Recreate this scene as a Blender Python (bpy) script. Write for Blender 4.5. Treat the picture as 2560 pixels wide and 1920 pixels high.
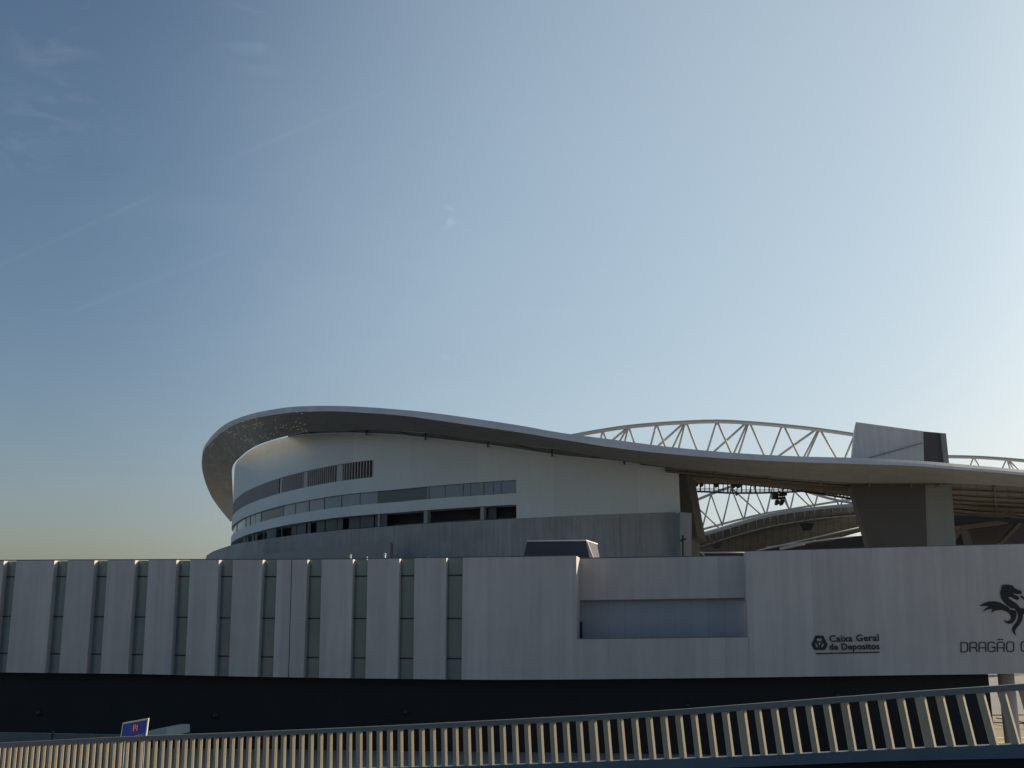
import bpy, math, random
from mathutils import Vector, Matrix
random.seed(7)
scene = bpy.context.scene
for o in list(bpy.data.objects): bpy.data.objects.remove(o)
C = scene.collection

# ------------------------------------------------------------------ camera
FPX = 2600.0; EYE = 11.1
PITCH = math.atan((1545-960)/FPX); ROLL = math.radians(0.5)
Fw = Vector((0, math.cos(PITCH), math.sin(PITCH)))
R0 = Vector((1,0,0)); U0 = R0.cross(Fw)
Rt = R0*math.cos(ROLL) - U0*math.sin(ROLL)
Up = U0*math.cos(ROLL) + R0*math.sin(ROLL)
Rt = R0*math.cos(ROLL) - U0*math.sin(ROLL); Up = Rt.cross(Fw)
E = Vector((0,0,EYE))
cam_d = bpy.data.cameras.new('camera'); cam = bpy.data.objects.new('camera', cam_d); C.objects.link(cam)
cam_d.sensor_width = 36; cam_d.lens = 36*FPX/2560; cam_d.clip_start = 0.2; cam_d.clip_end = 8000
M = Matrix((Rt, Up, -Fw)).transposed().to_4x4(); M.translation = E
cam.matrix_world = M
scene.camera = cam

# ------------------------------------------------------------------ light
SUN_EL = math.radians(21); SUN_AZ = math.radians(57)      # azimuth: from +Y towards +X
sd = Vector((math.sin(SUN_AZ)*math.cos(SUN_EL), math.cos(SUN_AZ)*math.cos(SUN_EL), math.sin(SUN_EL)))
sun_l = bpy.data.lights.new('sun', 'SUN'); sun_l.energy = 3.2; sun_l.angle = math.radians(0.5); sun_l.color = (1.0, 0.86, 0.66)
sun = bpy.data.objects.new('sun', sun_l); C.objects.link(sun)
sun.rotation_euler = sd.to_track_quat('Z', 'Y').to_euler(); sun.location = (60, 60, 80)

scene.view_settings.view_transform = 'Standard'; scene.view_settings.look = 'None'
scene.view_settings.exposure = 0.96; scene.view_settings.gamma = 1; scene.view_settings.use_curve_mapping = False

def ray(x, y):
    return (Fw*FPX + Rt*(x-1280) + Up*(960-y)).normalized()

VEIL = .53
w = bpy.data.worlds.new('World'); scene.world = w; w.use_nodes = True
nt = w.node_tree; nt.nodes.clear()
def N(nt, t, **k):
    n = nt.nodes.new(t)
    for a, b in k.items():
        if a.startswith('i_'):
            n.inputs[int(a[2:])].default_value = b
        else: setattr(n, a, b)
    return n
def math_n(nt, op, a, b=None, c=None, clamp=False):
    n = nt.nodes.new('ShaderNodeMath'); n.operation = op; n.use_clamp = clamp
    for i, v in enumerate((a, b, c)):
        if v is None: continue
        if isinstance(v, (int, float)): n.inputs[i].default_value = v
        else: nt.links.new(v, n.inputs[i])
    return n.outputs[0]
sky = N(nt, 'ShaderNodeTexSky', sky_type='NISHITA', sun_disc=False)
sky.sun_elevation = SUN_EL; sky.sun_rotation = SUN_AZ
sky.altitude = 100; sky.air_density = 0.88; sky.dust_density = 2.6; sky.ozone_density = 1.9
wb_ = N(nt, 'ShaderNodeMixRGB', blend_type='MULTIPLY'); wb_.inputs[0].default_value = 1; wb_.inputs[2].default_value = (.98, 1.065, 1.03, 1); nt.links.new(sky.outputs[0], wb_.inputs[1])
tc = N(nt, 'ShaderNodeTexCoord')
D = tc.outputs['Generated']
sepd = N(nt, 'ShaderNodeSeparateXYZ'); nt.links.new(D, sepd.inputs[0])
low = math_n(nt, 'POWER', math_n(nt, 'SUBTRACT', 1.0, math_n(nt, 'DIVIDE', math_n(nt, 'MAXIMUM', sepd.outputs[2], 0.0), .42), clamp=True), 2.0)
dusty = N(nt, 'ShaderNodeMixRGB', blend_type='MULTIPLY'); nt.links.new(low, dusty.inputs[0]); nt.links.new(wb_.outputs[0], dusty.inputs[1]); dusty.inputs[2].default_value = (1.19, .965, .88, 1)
SKY = dusty.outputs[0]
def dotn(v):
    n = nt.nodes.new('ShaderNodeVectorMath'); n.operation = 'DOT_PRODUCT'
    nt.links.new(D, n.inputs[0]); n.inputs[1].default_value = tuple(v); return n.outputs['Value']
def contrail(p, q, width, amp):
    amp *= .19
    a, b = ray(*p), ray(*q); n = a.cross(b).normalized(); mid = (a+b).normalized()
    half = math.acos(max(-1, min(1, a.dot(b))))/2; tang = n.cross(mid)
    d = math_n(nt, 'ABSOLUTE', dotn(n))
    core = math_n(nt, 'SUBTRACT', 1.0, math_n(nt, 'DIVIDE', d, width), clamp=True)
    core = math_n(nt, 'POWER', core, 1.6)
    al = math_n(nt, 'DIVIDE', math_n(nt, 'ABSOLUTE', dotn(tang)), math.sin(half))
    end = math_n(nt, 'MULTIPLY', math_n(nt, 'SUBTRACT', 1.0, al, clamp=True), 4.0, clamp=True)
    no = N(nt, 'ShaderNodeTexNoise'); no.inputs['Scale'].default_value = 26; no.inputs['Detail'].default_value = 4
    nt.links.new(D, no.inputs['Vector'])
    m = math_n(nt, 'MULTIPLY', math_n(nt, 'MULTIPLY', core, end), math_n(nt, 'MULTIPLY', no.outputs['Fac'], amp*1.8))
    return m
def wisp(p, rad, amp, sc, stretch):
    c = ray(*p); dd = dotn(c)
    m = math_n(nt, 'SUBTRACT', dd, math.cos(rad)); m = math_n(nt, 'DIVIDE', m, 1-math.cos(rad), clamp=True)
    mp = N(nt, 'ShaderNodeMapping'); mp.inputs['Scale'].default_value = stretch; mp.inputs['Rotation'].default_value = (0.3, 0.5, 0.2)
    nt.links.new(D, mp.inputs['Vector'])
    no = N(nt, 'ShaderNodeTexNoise'); no.inputs['Scale'].default_value = sc; no.inputs['Detail'].default_value = 7; no.inputs['Distortion'].default_value = 0.9
    nt.links.new(mp.outputs[0], no.inputs['Vector'])
    s = math_n(nt, 'MULTIPLY', math_n(nt, 'SUBTRACT', no.outputs['Fac'], 0.5, clamp=True), 5.0, clamp=True)
    return math_n(nt, 'MULTIPLY', math_n(nt, 'MULTIPLY', m, s), amp)
masks = [contrail((-60, 690), (420, 474), 0.0035, .16), contrail((560, 405), (1000, 214), 0.0035, .15),
         contrail((130, 797), (600, 617), 0.0040, .13),
         wisp((150, 270), .06, .07, 26, (1,1,2.6)), wisp((30, 330), .05, .06, 22, (1,1,2)), wisp((1112, 543), .013, .3, 30, (1,2,2)), wisp((1125, 860), .016, .3, 30, (1,2,1)), wisp((140, 70), .05, .12, 16, (1,1,2)),
         wisp((650, 60), .05, .10, 16, (1,1,3)),
         wisp((700, 900), .35, .03, 3.0, (1,1,3))]
tot = masks[0]
for m in masks[1:]: tot = math_n(nt, 'ADD', tot, m)
mixc = N(nt, 'ShaderNodeMixRGB', blend_type='MIX'); nt.links.new(tot, mixc.inputs[0]); nt.links.new(SKY, mixc.inputs[1])
hsv = N(nt, 'ShaderNodeHueSaturation'); hsv.inputs['Saturation'].default_value = .25; hsv.inputs['Value'].default_value = 2.2
nt.links.new(SKY, hsv.inputs['Color']); nt.links.new(hsv.outputs[0], mixc.inputs[2])
# pale colour blended into the sky to even its glow, strongest sunwards
vd = dotn(ray(2620, 900)); vm_ = N(nt, 'ShaderNodeMapRange', interpolation_type='SMOOTHSTEP'); nt.links.new(vd, vm_.inputs['Value'])
vm_.inputs['From Min'].default_value = math.cos(.90); vm_.inputs['From Max'].default_value = math.cos(.05); vm_.inputs['To Min'].default_value = 0; vm_.inputs['To Max'].default_value = VEIL
vn = N(nt, 'ShaderNodeTexNoise'); vn.inputs['Scale'].default_value = 2.4; vn.inputs['Detail'].default_value = 4; nt.links.new(D, vn.inputs['Vector'])
vf = math_n(nt, 'MULTIPLY', vm_.outputs[0], math_n(nt, 'MULTIPLY_ADD', vn.outputs['Fac'], .3, .85))
veil = N(nt, 'ShaderNodeMixRGB', blend_type='MIX'); nt.links.new(vf, veil.inputs[0]); nt.links.new(mixc.outputs[0], veil.inputs[1]); veil.inputs[2].default_value = (5.2, 6.5, 7.4, 1)
mixc = veil
bg = N(nt, 'ShaderNodeBackground'); bg.inputs[1].default_value = 0.0535
nt.links.new(mixc.outputs[0], bg.inputs[0])
wo = N(nt, 'ShaderNodeOutputWorld'); nt.links.new(bg.outputs[0], wo.inputs[0])

# ------------------------------------------------------------------ helpers
OFF = {}
class MB:
    def __init__(s): s.v = []; s.f = []; s.uv = []; s.sm = []
    def quad(s, a, b, c, d, uv=None, smooth=False):
        i = len(s.v); s.v += [Vector(a), Vector(b), Vector(c), Vector(d)]; s.f.append((i,i+1,i+2,i+3))
        s.uv.append(uv or None); s.sm.append(smooth)
    def poly(s, pts):
        i = len(s.v); s.v += [Vector(p) for p in pts]; s.f.append(tuple(range(i, i+len(pts)))); s.uv.append(None); s.sm.append(False)
    def tri(s, a, b, c): s.poly([a,b,c])
    def prism(s, pts, ext):
        ext = Vector(ext); n = len(pts); i = len(s.v)
        s.v += [Vector(p) for p in pts] + [Vector(p)+ext for p in pts]
        s.f.append(tuple(range(i, i+n))); s.f.append(tuple(range(i+2*n-1, i+n-1, -1)))
        s.uv += [None, None]; s.sm += [False, False]
        for k in range(n):
            l = (k+1) % n; s.f.append((i+k, i+n+k, i+n+l, i+l)); s.uv.append(None); s.sm.append(False)
    def box(s, c, sx, sy, sz, yaw=0.0):                      # centre of base
        cx, cy, cz = c; ca, sa = math.cos(yaw), math.sin(yaw)
        pts = [(cx+ca*dx*sx/2-sa*dy*sy/2, cy+sa*dx*sx/2+ca*dy*sy/2, cz) for dx, dy in ((-1,-1),(1,-1),(1,1),(-1,1))]
        s.prism(pts, (0,0,sz))
    def tube(s, p, q, r, n=8, r2=None):
        p, q = Vector(p), Vector(q); d = (q-p)
        if d.length < 1e-6: return
        d.normalize(); a = d.cross(Vector((0,0,1)))
        if a.length < .05: a = d.cross(Vector((1,0,0)))
        a.normalize(); b = d.cross(a); i = len(s.v); r2 = r if r2 is None else r2
        for k in range(n):
            t = 2*math.pi*k/n; e = a*math.cos(t)+b*math.sin(t); s.v += [p+e*r, q+e*r2]
        for k in range(n):
            l = (k+1) % n; s.f.append((i+2*k, i+2*k+1, i+2*l+1, i+2*l)); s.uv.append(None); s.sm.append(True)
        s.f.append(tuple(i+2*k for k in range(n))); s.f.append(tuple(i+2*k+1 for k in range(n-1,-1,-1))); s.uv += [None,None]; s.sm += [False,False]
    def path(s, pts, r, n=8):
        pts = [Vector(p) for p in pts]; base = len(s.v); m = len(pts)
        for k, p in enumerate(pts):
            d = (pts[min(k+1, m-1)]-pts[max(k-1, 0)]).normalized(); a = d.cross(Vector((0,1,0)))
            if a.length < .05: a = d.cross(Vector((1,0,0)))
            a.normalize(); b = d.cross(a)
            for q in range(n): t = 2*math.pi*q/n; s.v.append(p+(a*math.cos(t)+b*math.sin(t))*r)
        for k in range(m-1):
            for q in range(n):
                l = (q+1) % n; s.f.append((base+k*n+q, base+(k+1)*n+q, base+(k+1)*n+l, base+k*n+l)); s.uv.append(None); s.sm.append(True)
    def loft(s, A, B, u=None, v0=0.0, v1=1.0, smooth=True, nv=1):
        """grid between two polylines of equal length; UV = metres along, metres across"""
        if u is None:
            u = [0.0]
            for a, b in zip(A, A[1:]): u.append(u[-1]+(Vector(b)-Vector(a)).length)
        base = len(s.v); m = len(A)
        for j in range(nv+1):
            t = j/nv
            for a, b in zip(A, B): s.v.append(Vector(a).lerp(Vector(b), t))
        for j in range(nv):
            va = v0+(v1-v0)*j/nv; vb = v0+(v1-v0)*(j+1)/nv
            for k in range(m-1):
                i = base+j*m+k
                s.f.append((i, i+1, i+1+m, i+m)); s.uv.append([(u[k],va),(u[k+1],va),(u[k+1],vb),(u[k],vb)]); s.sm.append(smooth)
    def build(s, name, mat, parent=None, merge=False):
        off = OFF.get(parent.name, Vector((0,0,0))) if parent else Vector((0,0,0))
        me = bpy.data.meshes.new(name)
        me.from_pydata([tuple(v-off) for v in s.v], [], s.f)
        ul = me.uv_layers.new(name='UVMap'); li = 0
        for p, uv, sm in zip(me.polygons, s.uv, s.sm):
            p.use_smooth = sm
            for k in range(len(p.vertices)):
                if uv: ul.data[p.loop_start+k].uv = uv[k]
        me.materials.append(mat); me.validate(); me.update()
        o = bpy.data.objects.new(name, me); C.objects.link(o)
        if parent: o.parent = parent
        OFF[o.name] = off.copy()
        return o
def thing(name, loc, label, cat, group=None):
    o = bpy.data.objects.new(name, None); C.objects.link(o); o.location = loc; o.empty_display_size = .5
    o['label'] = label; o['category'] = cat
    if group: o['group'] = group
    OFF[o.name] = Vector(loc); return o
def tag(o, label=None, cat=None, group=None, kind=None):
    if label: o['label'] = label
    if cat: o['category'] = cat
    if group: o['group'] = group
    if kind: o['kind'] = kind
    return o

def interp(tab, x):
    if x <= tab[0][0]: a, b = tab[0], tab[1]
    elif x >= tab[-1][0]: a, b = tab[-2], tab[-1]
    else:
        for a, b in zip(tab, tab[1:]):
            if a[0] <= x <= b[0]: break
    return a[1]+(b[1]-a[1])*(x-a[0])/(b[0]-a[0])
def smooth_interp(tab, x):                                   # Catmull-Rom on an x-sorted table
    n = len(tab)
    if x <= tab[0][0] or x >= tab[-1][0]: return interp(tab, x)
    for i in range(n-1):
        if tab[i][0] <= x <= tab[i+1][0]: break
    x0, y0 = tab[i]; x1, y1 = tab[i+1]
    sl = (y1-y0)/(x1-x0)
    m0 = sl if i == 0 else ((y1-tab[i-1][1])/(x1-tab[i-1][0]))
    m1 = sl if i == n-2 else ((tab[i+2][1]-y0)/(tab[i+2][0]-x0))
    h = x1-x0; t = (x-x0)/h
    return (2*t**3-3*t*t+1)*y0+(t**3-2*t*t+t)*h*m0+(-2*t**3+3*t*t)*y1+(t**3-t*t)*h*m1

def at_plane(x, y, Y):
    d = ray(x, y); return E+d*(Y/d.y)
def at_height(x, y, h):                                       # h relative to the eye
    d = ray(x, y); return E+d*(h/d.z)
FA = math.radians(9.5); FN = Vector((math.sin(FA), math.cos(FA), 0)); FT = Vector((math.cos(FA), -math.sin(FA), 0)); FD = 90.0
def at_fac(x, y, off=0.0):
    d = ray(x, y); return E+d*((FD+off)/d.dot(FN))

# ------------------------------------------------------------------ materials
def mat(name, col, rough=.7, metal=0.0, spec=.4, var=.1, scale=.6, streak=0.0, bump=0.0, bscale=20, coords='Object', extra=None):
    m = bpy.data.materials.new(name); m.use_nodes = True; t = m.node_tree; b = t.nodes['Principled BSDF']
    b.inputs['Roughness'].default_value = rough; b.inputs['Metallic'].default_value = metal
    b.inputs['Specular IOR Level'].default_value = spec
    co = N(t, 'ShaderNodeTexCoord').outputs[coords]
    no = N(t, 'ShaderNodeTexNoise'); no.inputs['Scale'].default_value = scale; no.inputs['Detail'].default_value = 6; no.inputs['Roughness'].default_value = .6
    t.links.new(co, no.inputs['Vector'])
    fac = math_n(t, 'MULTIPLY_ADD', no.outputs['Fac'], var*2, 1-var)
    if streak:
        mp = N(t, 'ShaderNodeMapping'); mp.inputs['Scale'].default_value = (1.3,.10,.10) if coords == 'UV' else (1.3,1.3,.10)
        t.links.new(co, mp.inputs['Vector'])
        n2 = N(t, 'ShaderNodeTexNoise'); n2.inputs['Scale'].default_value = 1.4; n2.inputs['Detail'].default_value = 5
        t.links.new(mp.outputs[0], n2.inputs['Vector'])
        fac = math_n(t, 'MULTIPLY', fac, math_n(t, 'MULTIPLY_ADD', n2.outputs['Fac'], streak*2, 1-streak))
    if extra: fac = extra(t, co, fac)
    vm = N(t, 'ShaderNodeVectorMath', operation='SCALE'); vm.inputs[0].default_value = col
    t.links.new(fac, vm.inputs['Scale']); t.links.new(vm.outputs[0], b.inputs['Base Color'])
    if bump:
        n3 = N(t, 'ShaderNodeTexNoise'); n3.inputs['Scale'].default_value = bscale; n3.inputs['Detail'].default_value = 4
        t.links.new(co, n3.inputs['Vector'])
        bp = N(t, 'ShaderNodeBump'); bp.inputs['Strength'].default_value = bump; bp.inputs['Distance'].default_value = .05
        t.links.new(n3.outputs['Fac'], bp.inputs['Height']); t.links.new(bp.outputs[0], b.inputs['Normal'])
    return m
def joints(pitch, width, depth=.25, vp=None, boards=None):
    """fine joints between cast panels, plus each panel's own tone"""
    def f(t, co, fac):
        sp = N(t, 'ShaderNodeSeparateXYZ'); t.links.new(co, sp.inputs[0])
        us = math_n(t, 'DIVIDE', sp.outputs[0], pitch)
        fr = math_n(t, 'FRACT', us)
        ln = math_n(t, 'LESS_THAN', fr, width/pitch)
        cell = math_n(t, 'FLOOR', us)
        if vp:
            vs = math_n(t, 'DIVIDE', sp.outputs[1], vp)
            ln = math_n(t, 'MAXIMUM', ln, math_n(t, 'LESS_THAN', math_n(t, 'FRACT', vs), width/vp))
            cell = math_n(t, 'ADD', cell, math_n(t, 'MULTIPLY', math_n(t, 'FLOOR', vs), 17.3))
        wn = N(t, 'ShaderNodeTexWhiteNoise', noise_dimensions='1D'); t.links.new(cell, wn.inputs['W'])
        tone = math_n(t, 'MULTIPLY_ADD', wn.outputs['Value'], .12, .94)
        fac = math_n(t, 'MULTIPLY', fac, tone)
        if boards:
            bc = math_n(t, 'FLOOR', math_n(t, 'DIVIDE', sp.outputs[0], boards))
            w2 = N(t, 'ShaderNodeTexWhiteNoise', noise_dimensions='1D'); t.links.new(bc, w2.inputs['W'])
            fac = math_n(t, 'MULTIPLY', fac, math_n(t, 'MULTIPLY_ADD', w2.outputs['Value'], .07, .965))
        return math_n(t, 'MULTIPLY', fac, math_n(t, 'SUBTRACT', 1.0, math_n(t, 'MULTIPLY', ln, depth)))
    return f
def glass(name, col, rough=.06, spec=.6):
    m = mat(name, col, rough=rough, spec=spec, var=.15, scale=.15)
    t = m.node_tree; b = t.nodes['Principled BSDF']
    return m
MAT = {}
MAT['hall'] = mat('hall_concrete', (.535,.485,.455), .8, var=.12, scale=.35, streak=.15, bump=.15, bscale=6, coords='UV', extra=joints(2.4, .03, .13, None, .6))
MAT['hall_side'] = mat('hall_concrete_side', (.49,.47,.45), .8, var=.07, scale=.4)
MAT['hall_trim'] = mat('hall_coping', (.12,.125,.13), .6, var=.1)
MAT['hall_glass'] = glass('strip_glass', (.17,.215,.205), .14, .6)
MAT['mullion'] = mat('dark_mullion', (.02,.022,.024), .5)
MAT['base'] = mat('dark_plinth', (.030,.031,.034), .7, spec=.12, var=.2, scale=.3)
MAT['stad_wall'] = mat('stadium_render', (.68,.71,.695), .75, var=.05, scale=.06, streak=.05, coords='UV', extra=joints(14.0, .05, .10))
MAT['stad_band'] = MAT['stad_wall']
MAT['podium'] = mat('stained_concrete', (.37,.355,.345), .85, var=.36, scale=.16, streak=.36, bump=.2, bscale=3, coords='UV', extra=joints(9.0, .07, .2))
MAT['ramp'] = mat('brown_concrete', (.32,.30,.28), .85, var=.15, scale=.2, coords='UV')
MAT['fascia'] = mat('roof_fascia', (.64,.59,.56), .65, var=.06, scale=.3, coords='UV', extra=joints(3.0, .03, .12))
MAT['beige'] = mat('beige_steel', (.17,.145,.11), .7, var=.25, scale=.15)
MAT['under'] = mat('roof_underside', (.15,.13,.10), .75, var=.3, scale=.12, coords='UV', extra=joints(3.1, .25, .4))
MAT['darksteel'] = mat('dark_steel', (.035,.035,.033), .6, var=.2)
MAT['truss'] = mat('white_truss_paint', (.40,.40,.38), .6, var=.08, scale=.3)
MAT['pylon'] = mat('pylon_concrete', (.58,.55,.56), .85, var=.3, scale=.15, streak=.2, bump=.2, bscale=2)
MAT['pylon_low'] = mat('shade_dark_pylon_concrete', (.10,.094,.088), .85, var=.25, scale=.15)  # darker pylon concrete; holds the roof's shade on the main shaft in its colour
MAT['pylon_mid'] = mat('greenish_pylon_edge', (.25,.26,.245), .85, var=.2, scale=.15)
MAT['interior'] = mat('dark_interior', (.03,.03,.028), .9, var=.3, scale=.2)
MAT['pane_light'] = mat('curtained_pane', (.26,.27,.30), .25, spec=.6, var=.12, scale=.4, streak=.2)
MAT['pane_blue'] = mat('blue_pane', (.16,.19,.23), .15, spec=.7, var=.1, scale=.3)
MAT['pane_dark'] = mat('green_dark_pane', (.085,.11,.10), .3, spec=.5, var=.1, scale=.3)
MAT['panel_grey'] = mat('grey_green_panel', (.10,.115,.11), .6, var=.15, scale=.3)
MAT['fin'] = mat('louvre_fin', (.46,.44,.43), .5, var=.08)
MAT['louvre_back'] = mat('louvre_backing', (.055,.048,.045), .8, var=.15)
MAT['frame'] = mat('grey_frame', (.32,.33,.33), .5)
MAT['slat'] = mat('tan_slat', (.45,.37,.25), .6, var=.14, scale=1.6, streak=.1)
MAT['post'] = mat('tan_post', (.46,.38,.26), .6, var=.14, scale=1.6)
MAT['rail'] = mat('grey_blue_rail', (.17,.18,.18), .45, metal=.0, var=.12, scale=1.5)
MAT['beam'] = mat('blue_grey_beam', (.10,.14,.18), .45, var=.25, scale=1.2)
MAT['kerbdark'] = mat('shade_black_parapet', (.012,.012,.012), .8, var=.3)  # near-black colour holds the shade of the gap under the rail
MAT['asphalt'] = mat('asphalt', (.05,.05,.052), .9, var=.25, scale=.5, bump=.3, bscale=60)
MAT['ground'] = mat('plaza_paving', (.24,.24,.235), .9, var=.2, scale=.15)
MAT['sand'] = mat('pale_road', (.30,.27,.21), .9, var=.2, scale=.5)
MAT['sign_black'] = mat('black_lettering', (.018,.020,.020), .5)
MAT['blue'] = mat('blue_sign_face', (.03,.085,.42), .4, var=.1)
MAT['red'] = mat('red_mark', (.55,.03,.03), .5)
MAT['white'] = mat('white_paint', (.75,.75,.72), .5)
MAT['ivory'] = mat('ivory_edge', (.62,.60,.42), .5)
MAT['navy'] = mat('navy_rooflight', (.025,.030,.055), .35)
MAT['brick'] = mat('house_render', (.34,.25,.18), .8, var=.7, scale=.5)
MAT['housewhite'] = mat('house_white', (.42,.38,.32), .8, var=.7, scale=.5)
MAT['tile'] = mat('roof_tile', (.30,.12,.07), .8, var=.3)
MAT['leaf'] = mat('far_leaf', (.05,.08,.03), .8, var=.5, scale=3)

# perforated soffit: small slots that let the sky through near the left end (by metres along the rim)
def soffit_mat():
    m = mat('perforated_soffit', (.275,.27,.24), .7, var=.12, scale=.25, coords='UV', extra=joints(2.2, .10, .10, 1.5))
    t = m.node_tree; b = t.nodes['Principled BSDF']; out = t.nodes['Material Output']
    co = N(t, 'ShaderNodeTexCoord').outputs['UV']; sp = N(t, 'ShaderNodeSeparateXYZ'); t.links.new(co, sp.inputs[0])
    u, v = sp.outputs[0], sp.outputs[1]
    us = math_n(t, 'DIVIDE', u, 1.6); vs = math_n(t, 'DIVIDE', v, .95)
    a = math_n(t, 'LESS_THAN', math_n(t, 'FRACT', us), .42); c = math_n(t, 'LESS_THAN', math_n(t, 'FRACT', vs), .20)
    cell = math_n(t, 'ADD', math_n(t, 'MULTIPLY', math_n(t, 'FLOOR', us), 7.13), math_n(t, 'MULTIPLY', math_n(t, 'FLOOR', vs), 91.7))
    wn = N(t, 'ShaderNodeTexWhiteNoise', noise_dimensions='1D'); t.links.new(cell, wn.inputs['W'])
    no = N(t, 'ShaderNodeTexNoise'); no.inputs['Scale'].default_value = .16; no.inputs['Detail'].default_value = 2; t.links.new(co, no.inputs['Vector'])
    pick = math_n(t, 'LESS_THAN', wn.outputs['Value'], math_n(t, 'MULTIPLY', math_n(t, 'SUBTRACT', no.outputs['Fac'], .45, clamp=True), 2.4))
    zone = math_n(t, 'LESS_THAN', u, 196)
    hole = math_n(t, 'MULTIPLY', math_n(t, 'MULTIPLY', a, c), math_n(t, 'MULTIPLY', pick, zone))
    tr = N(t, 'ShaderNodeBsdfTranslucent'); tr.inputs[0].default_value = (.16,.13,.09,1); mx = N(t, 'ShaderNodeMixShader')
    t.links.new(hole, mx.inputs[0]); t.links.new(b.outputs[0], mx.inputs[1]); t.links.new(tr.outputs[0], mx.inputs[2]); t.links.new(mx.outputs[0], out.inputs[0])
    return m
MAT['soffit'] = soffit_mat()

# ------------------------------------------------------------------ ground
g = MB(); S = 4000
g.quad((-S,-S,0),(S,-S,0),(S,S,0),(-S,S,0)); tag(g.build('ground', MAT['ground']), kind='structure')

# ------------------------------------------------------------------ stadium plan curve
row3 = [(574.7,1359),(599,1343),(639,1330),(692,1317),(745,1307.5),(825,1295.6),(904,1287.6),(1000,1281),(1064.6,1275),(1199,1266),(1291,1261)]
pod  = [(1400,1291),(1500,1286.5),(1604,1283),(1698,1280)]
H3T, H3B, H2T, H2B, HLT, HLB = 18.6, 16.3, 22.75, 20.5, 28.6, 25.4
P2 = []
for x, y in row3:
    p = at_height(x, y, H3T); P2.append((p.x, p.y))
for x, y in pod:
    p = at_height(x, y, H3B); P2.append((p.x, p.y))
l = P2[-1]
P2 += [(l[0]+18, l[1]-.8), (l[0]+40, l[1]-.4), (l[0]+62, l[1]+3), (l[0]+85, l[1]+9)]
a = P2[0]
P2 = [(a[0]+8, a[1]+100), (a[0]-4, a[1]+62), (a[0]-6.5, a[1]+38), (a[0]-4, a[1]+17)] + P2
# smooth and resample
def chaikin(P, it=3):
    for _ in range(it):
        Q = [P[0]]
        for p, q in zip(P, P[1:]):
            Q.append((.75*p[0]+.25*q[0], .75*p[1]+.25*q[1])); Q.append((.25*p[0]+.75*q[0], .25*p[1]+.75*q[1]))
        Q.append(P[-1]); P = Q
    return P
WALL = [Vector((p[0], p[1], 0)) for p in chaikin(P2, 3)]
def normals(P):
    out = []
    for i in range(len(P)):
        t = P[min(i+1, len(P)-1)]-P[max(i-1, 0)]; out.append(Vector((t.y, -t.x, 0)).normalized())   # outward: to the camera
    return out
WN = normals(WALL)
def cum(P):
    u = [0.0]
    for a, b in zip(P, P[1:]): u.append(u[-1]+(b-a).length)
    return u
WU = cum(WALL)
def at_curve(x, y, P=None, far=False):
    """where the line of sight of (x,y) meets the vertical sheet over the plan curve -> (point, u)"""
    P = P or WALL; d = ray(x, y); hd = Vector((d.x, d.y, 0)); best = None; u = 0.0
    for i in range(len(P)-1):
        a, b = P[i], P[i+1]; e = b-a
        den = hd.x*e.y-hd.y*e.x
        L = e.length
        if abs(den) > 1e-9:
            t = (a.x*e.y-a.y*e.x)/den; s = (a.x*hd.y-a.y*hd.x)/den
            if t > 0 and -1e-6 <= s <= 1+1e-6:
                if best is None or (t > best[0] if far else t < best[0]): best = (t, u+s*L)
        u += L
    if best is None: return None, None
    return E+d*best[0], best[1]
def at_curve2(x, y):
    p, u = at_curve(x, y)
    while p is None: x += .5; p, u = at_curve(x, y)
    return p, u
def wall_pt(u, off=0.0):
    if u <= 0: i, s = 0, 0
    elif u >= WU[-1]: i, s = len(WALL)-2, 1
    else:
        lo, hi = 0, len(WU)-1
        while hi-lo > 1:
            m = (lo+hi)//2
            if WU[m] <= u: lo = m
            else: hi = m
        i = lo; s = (u-WU[i])/(WU[i+1]-WU[i])
    return WALL[i].lerp(WALL[i+1], s) - WN[i].lerp(WN[i+1], s)*(-off)
def ux(x, y=1270):
    p, u = at_curve(x, y)
    while u is None: x += .5; p, u = at_curve(x, y)
    return u
def sil_u():      # first visible u (left silhouette)
    best = min(range(len(WALL)), key=lambda i: WALL[i].x/WALL[i].y); return WU[best]
US = sil_u()
U_END = ux(1698, 1230)

stadium = thing('stadium', (40, 220, 0), 'huge football stadium with sweeping oval roof and white curved wall behind the concrete hall', 'stadium')

# wall top heights (relative to eye) along u
wt_px = [(579,1213),(581,1176),(589,1160),(605,1142),(628.5,1124.5),(671,1104.6),(713,1094),(745,1087),(785,1084),(851,1081),(917,1082),(1000,1086),(1047,1091),(1204,1109),(1295,1121.5),(1400,1137),(1537,1151),(1698,1174)]
wt = []
for x, y in wt_px:
    p, u = at_curve(x, y)
    if p is not None: wt.append((u, p.z-EYE))
wt.sort()
wt = [(0, wt[0][1]-2)] + [w for i, w in enumerate(wt) if i == 0 or w[0]-wt[i-1][0] > .3]
def wall_top(u): return smooth_interp(wt, u)
u3e = ux(1291, 1280); ule = ux(933.5, 1165)
samples = sorted(set([round(WU[-1]*0+u, 3) for u in [k*1.5 for k in range(int(U_END/1.5)+1)]] + [round(u3e,3), round(ule,3), round(U_END,3)]))
samples = [u for u in samples if u <= U_END+.001]
def zed(h): return h+EYE
def ring(us, hfun, off=0.0):
    out = []
    for u in us:
        p = wall_pt(u, off); h = hfun(u) if callable(hfun) else hfun
        out.append(Vector((p.x, p.y, zed(h))))
    return out
def sub(u0, u1): return [u for u in samples if u0-.002 <= u <= u1+.002]
def band(mb, us, h0, h1, off=0.0, nv=1):
    if len(us) < 2: return
    mb.loft(ring(us, h0, off), ring(us, h1, off), us, 0 if callable(h0) else h0, 10 if callable(h1) else h1, nv=nv)
wall = MB()
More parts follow.
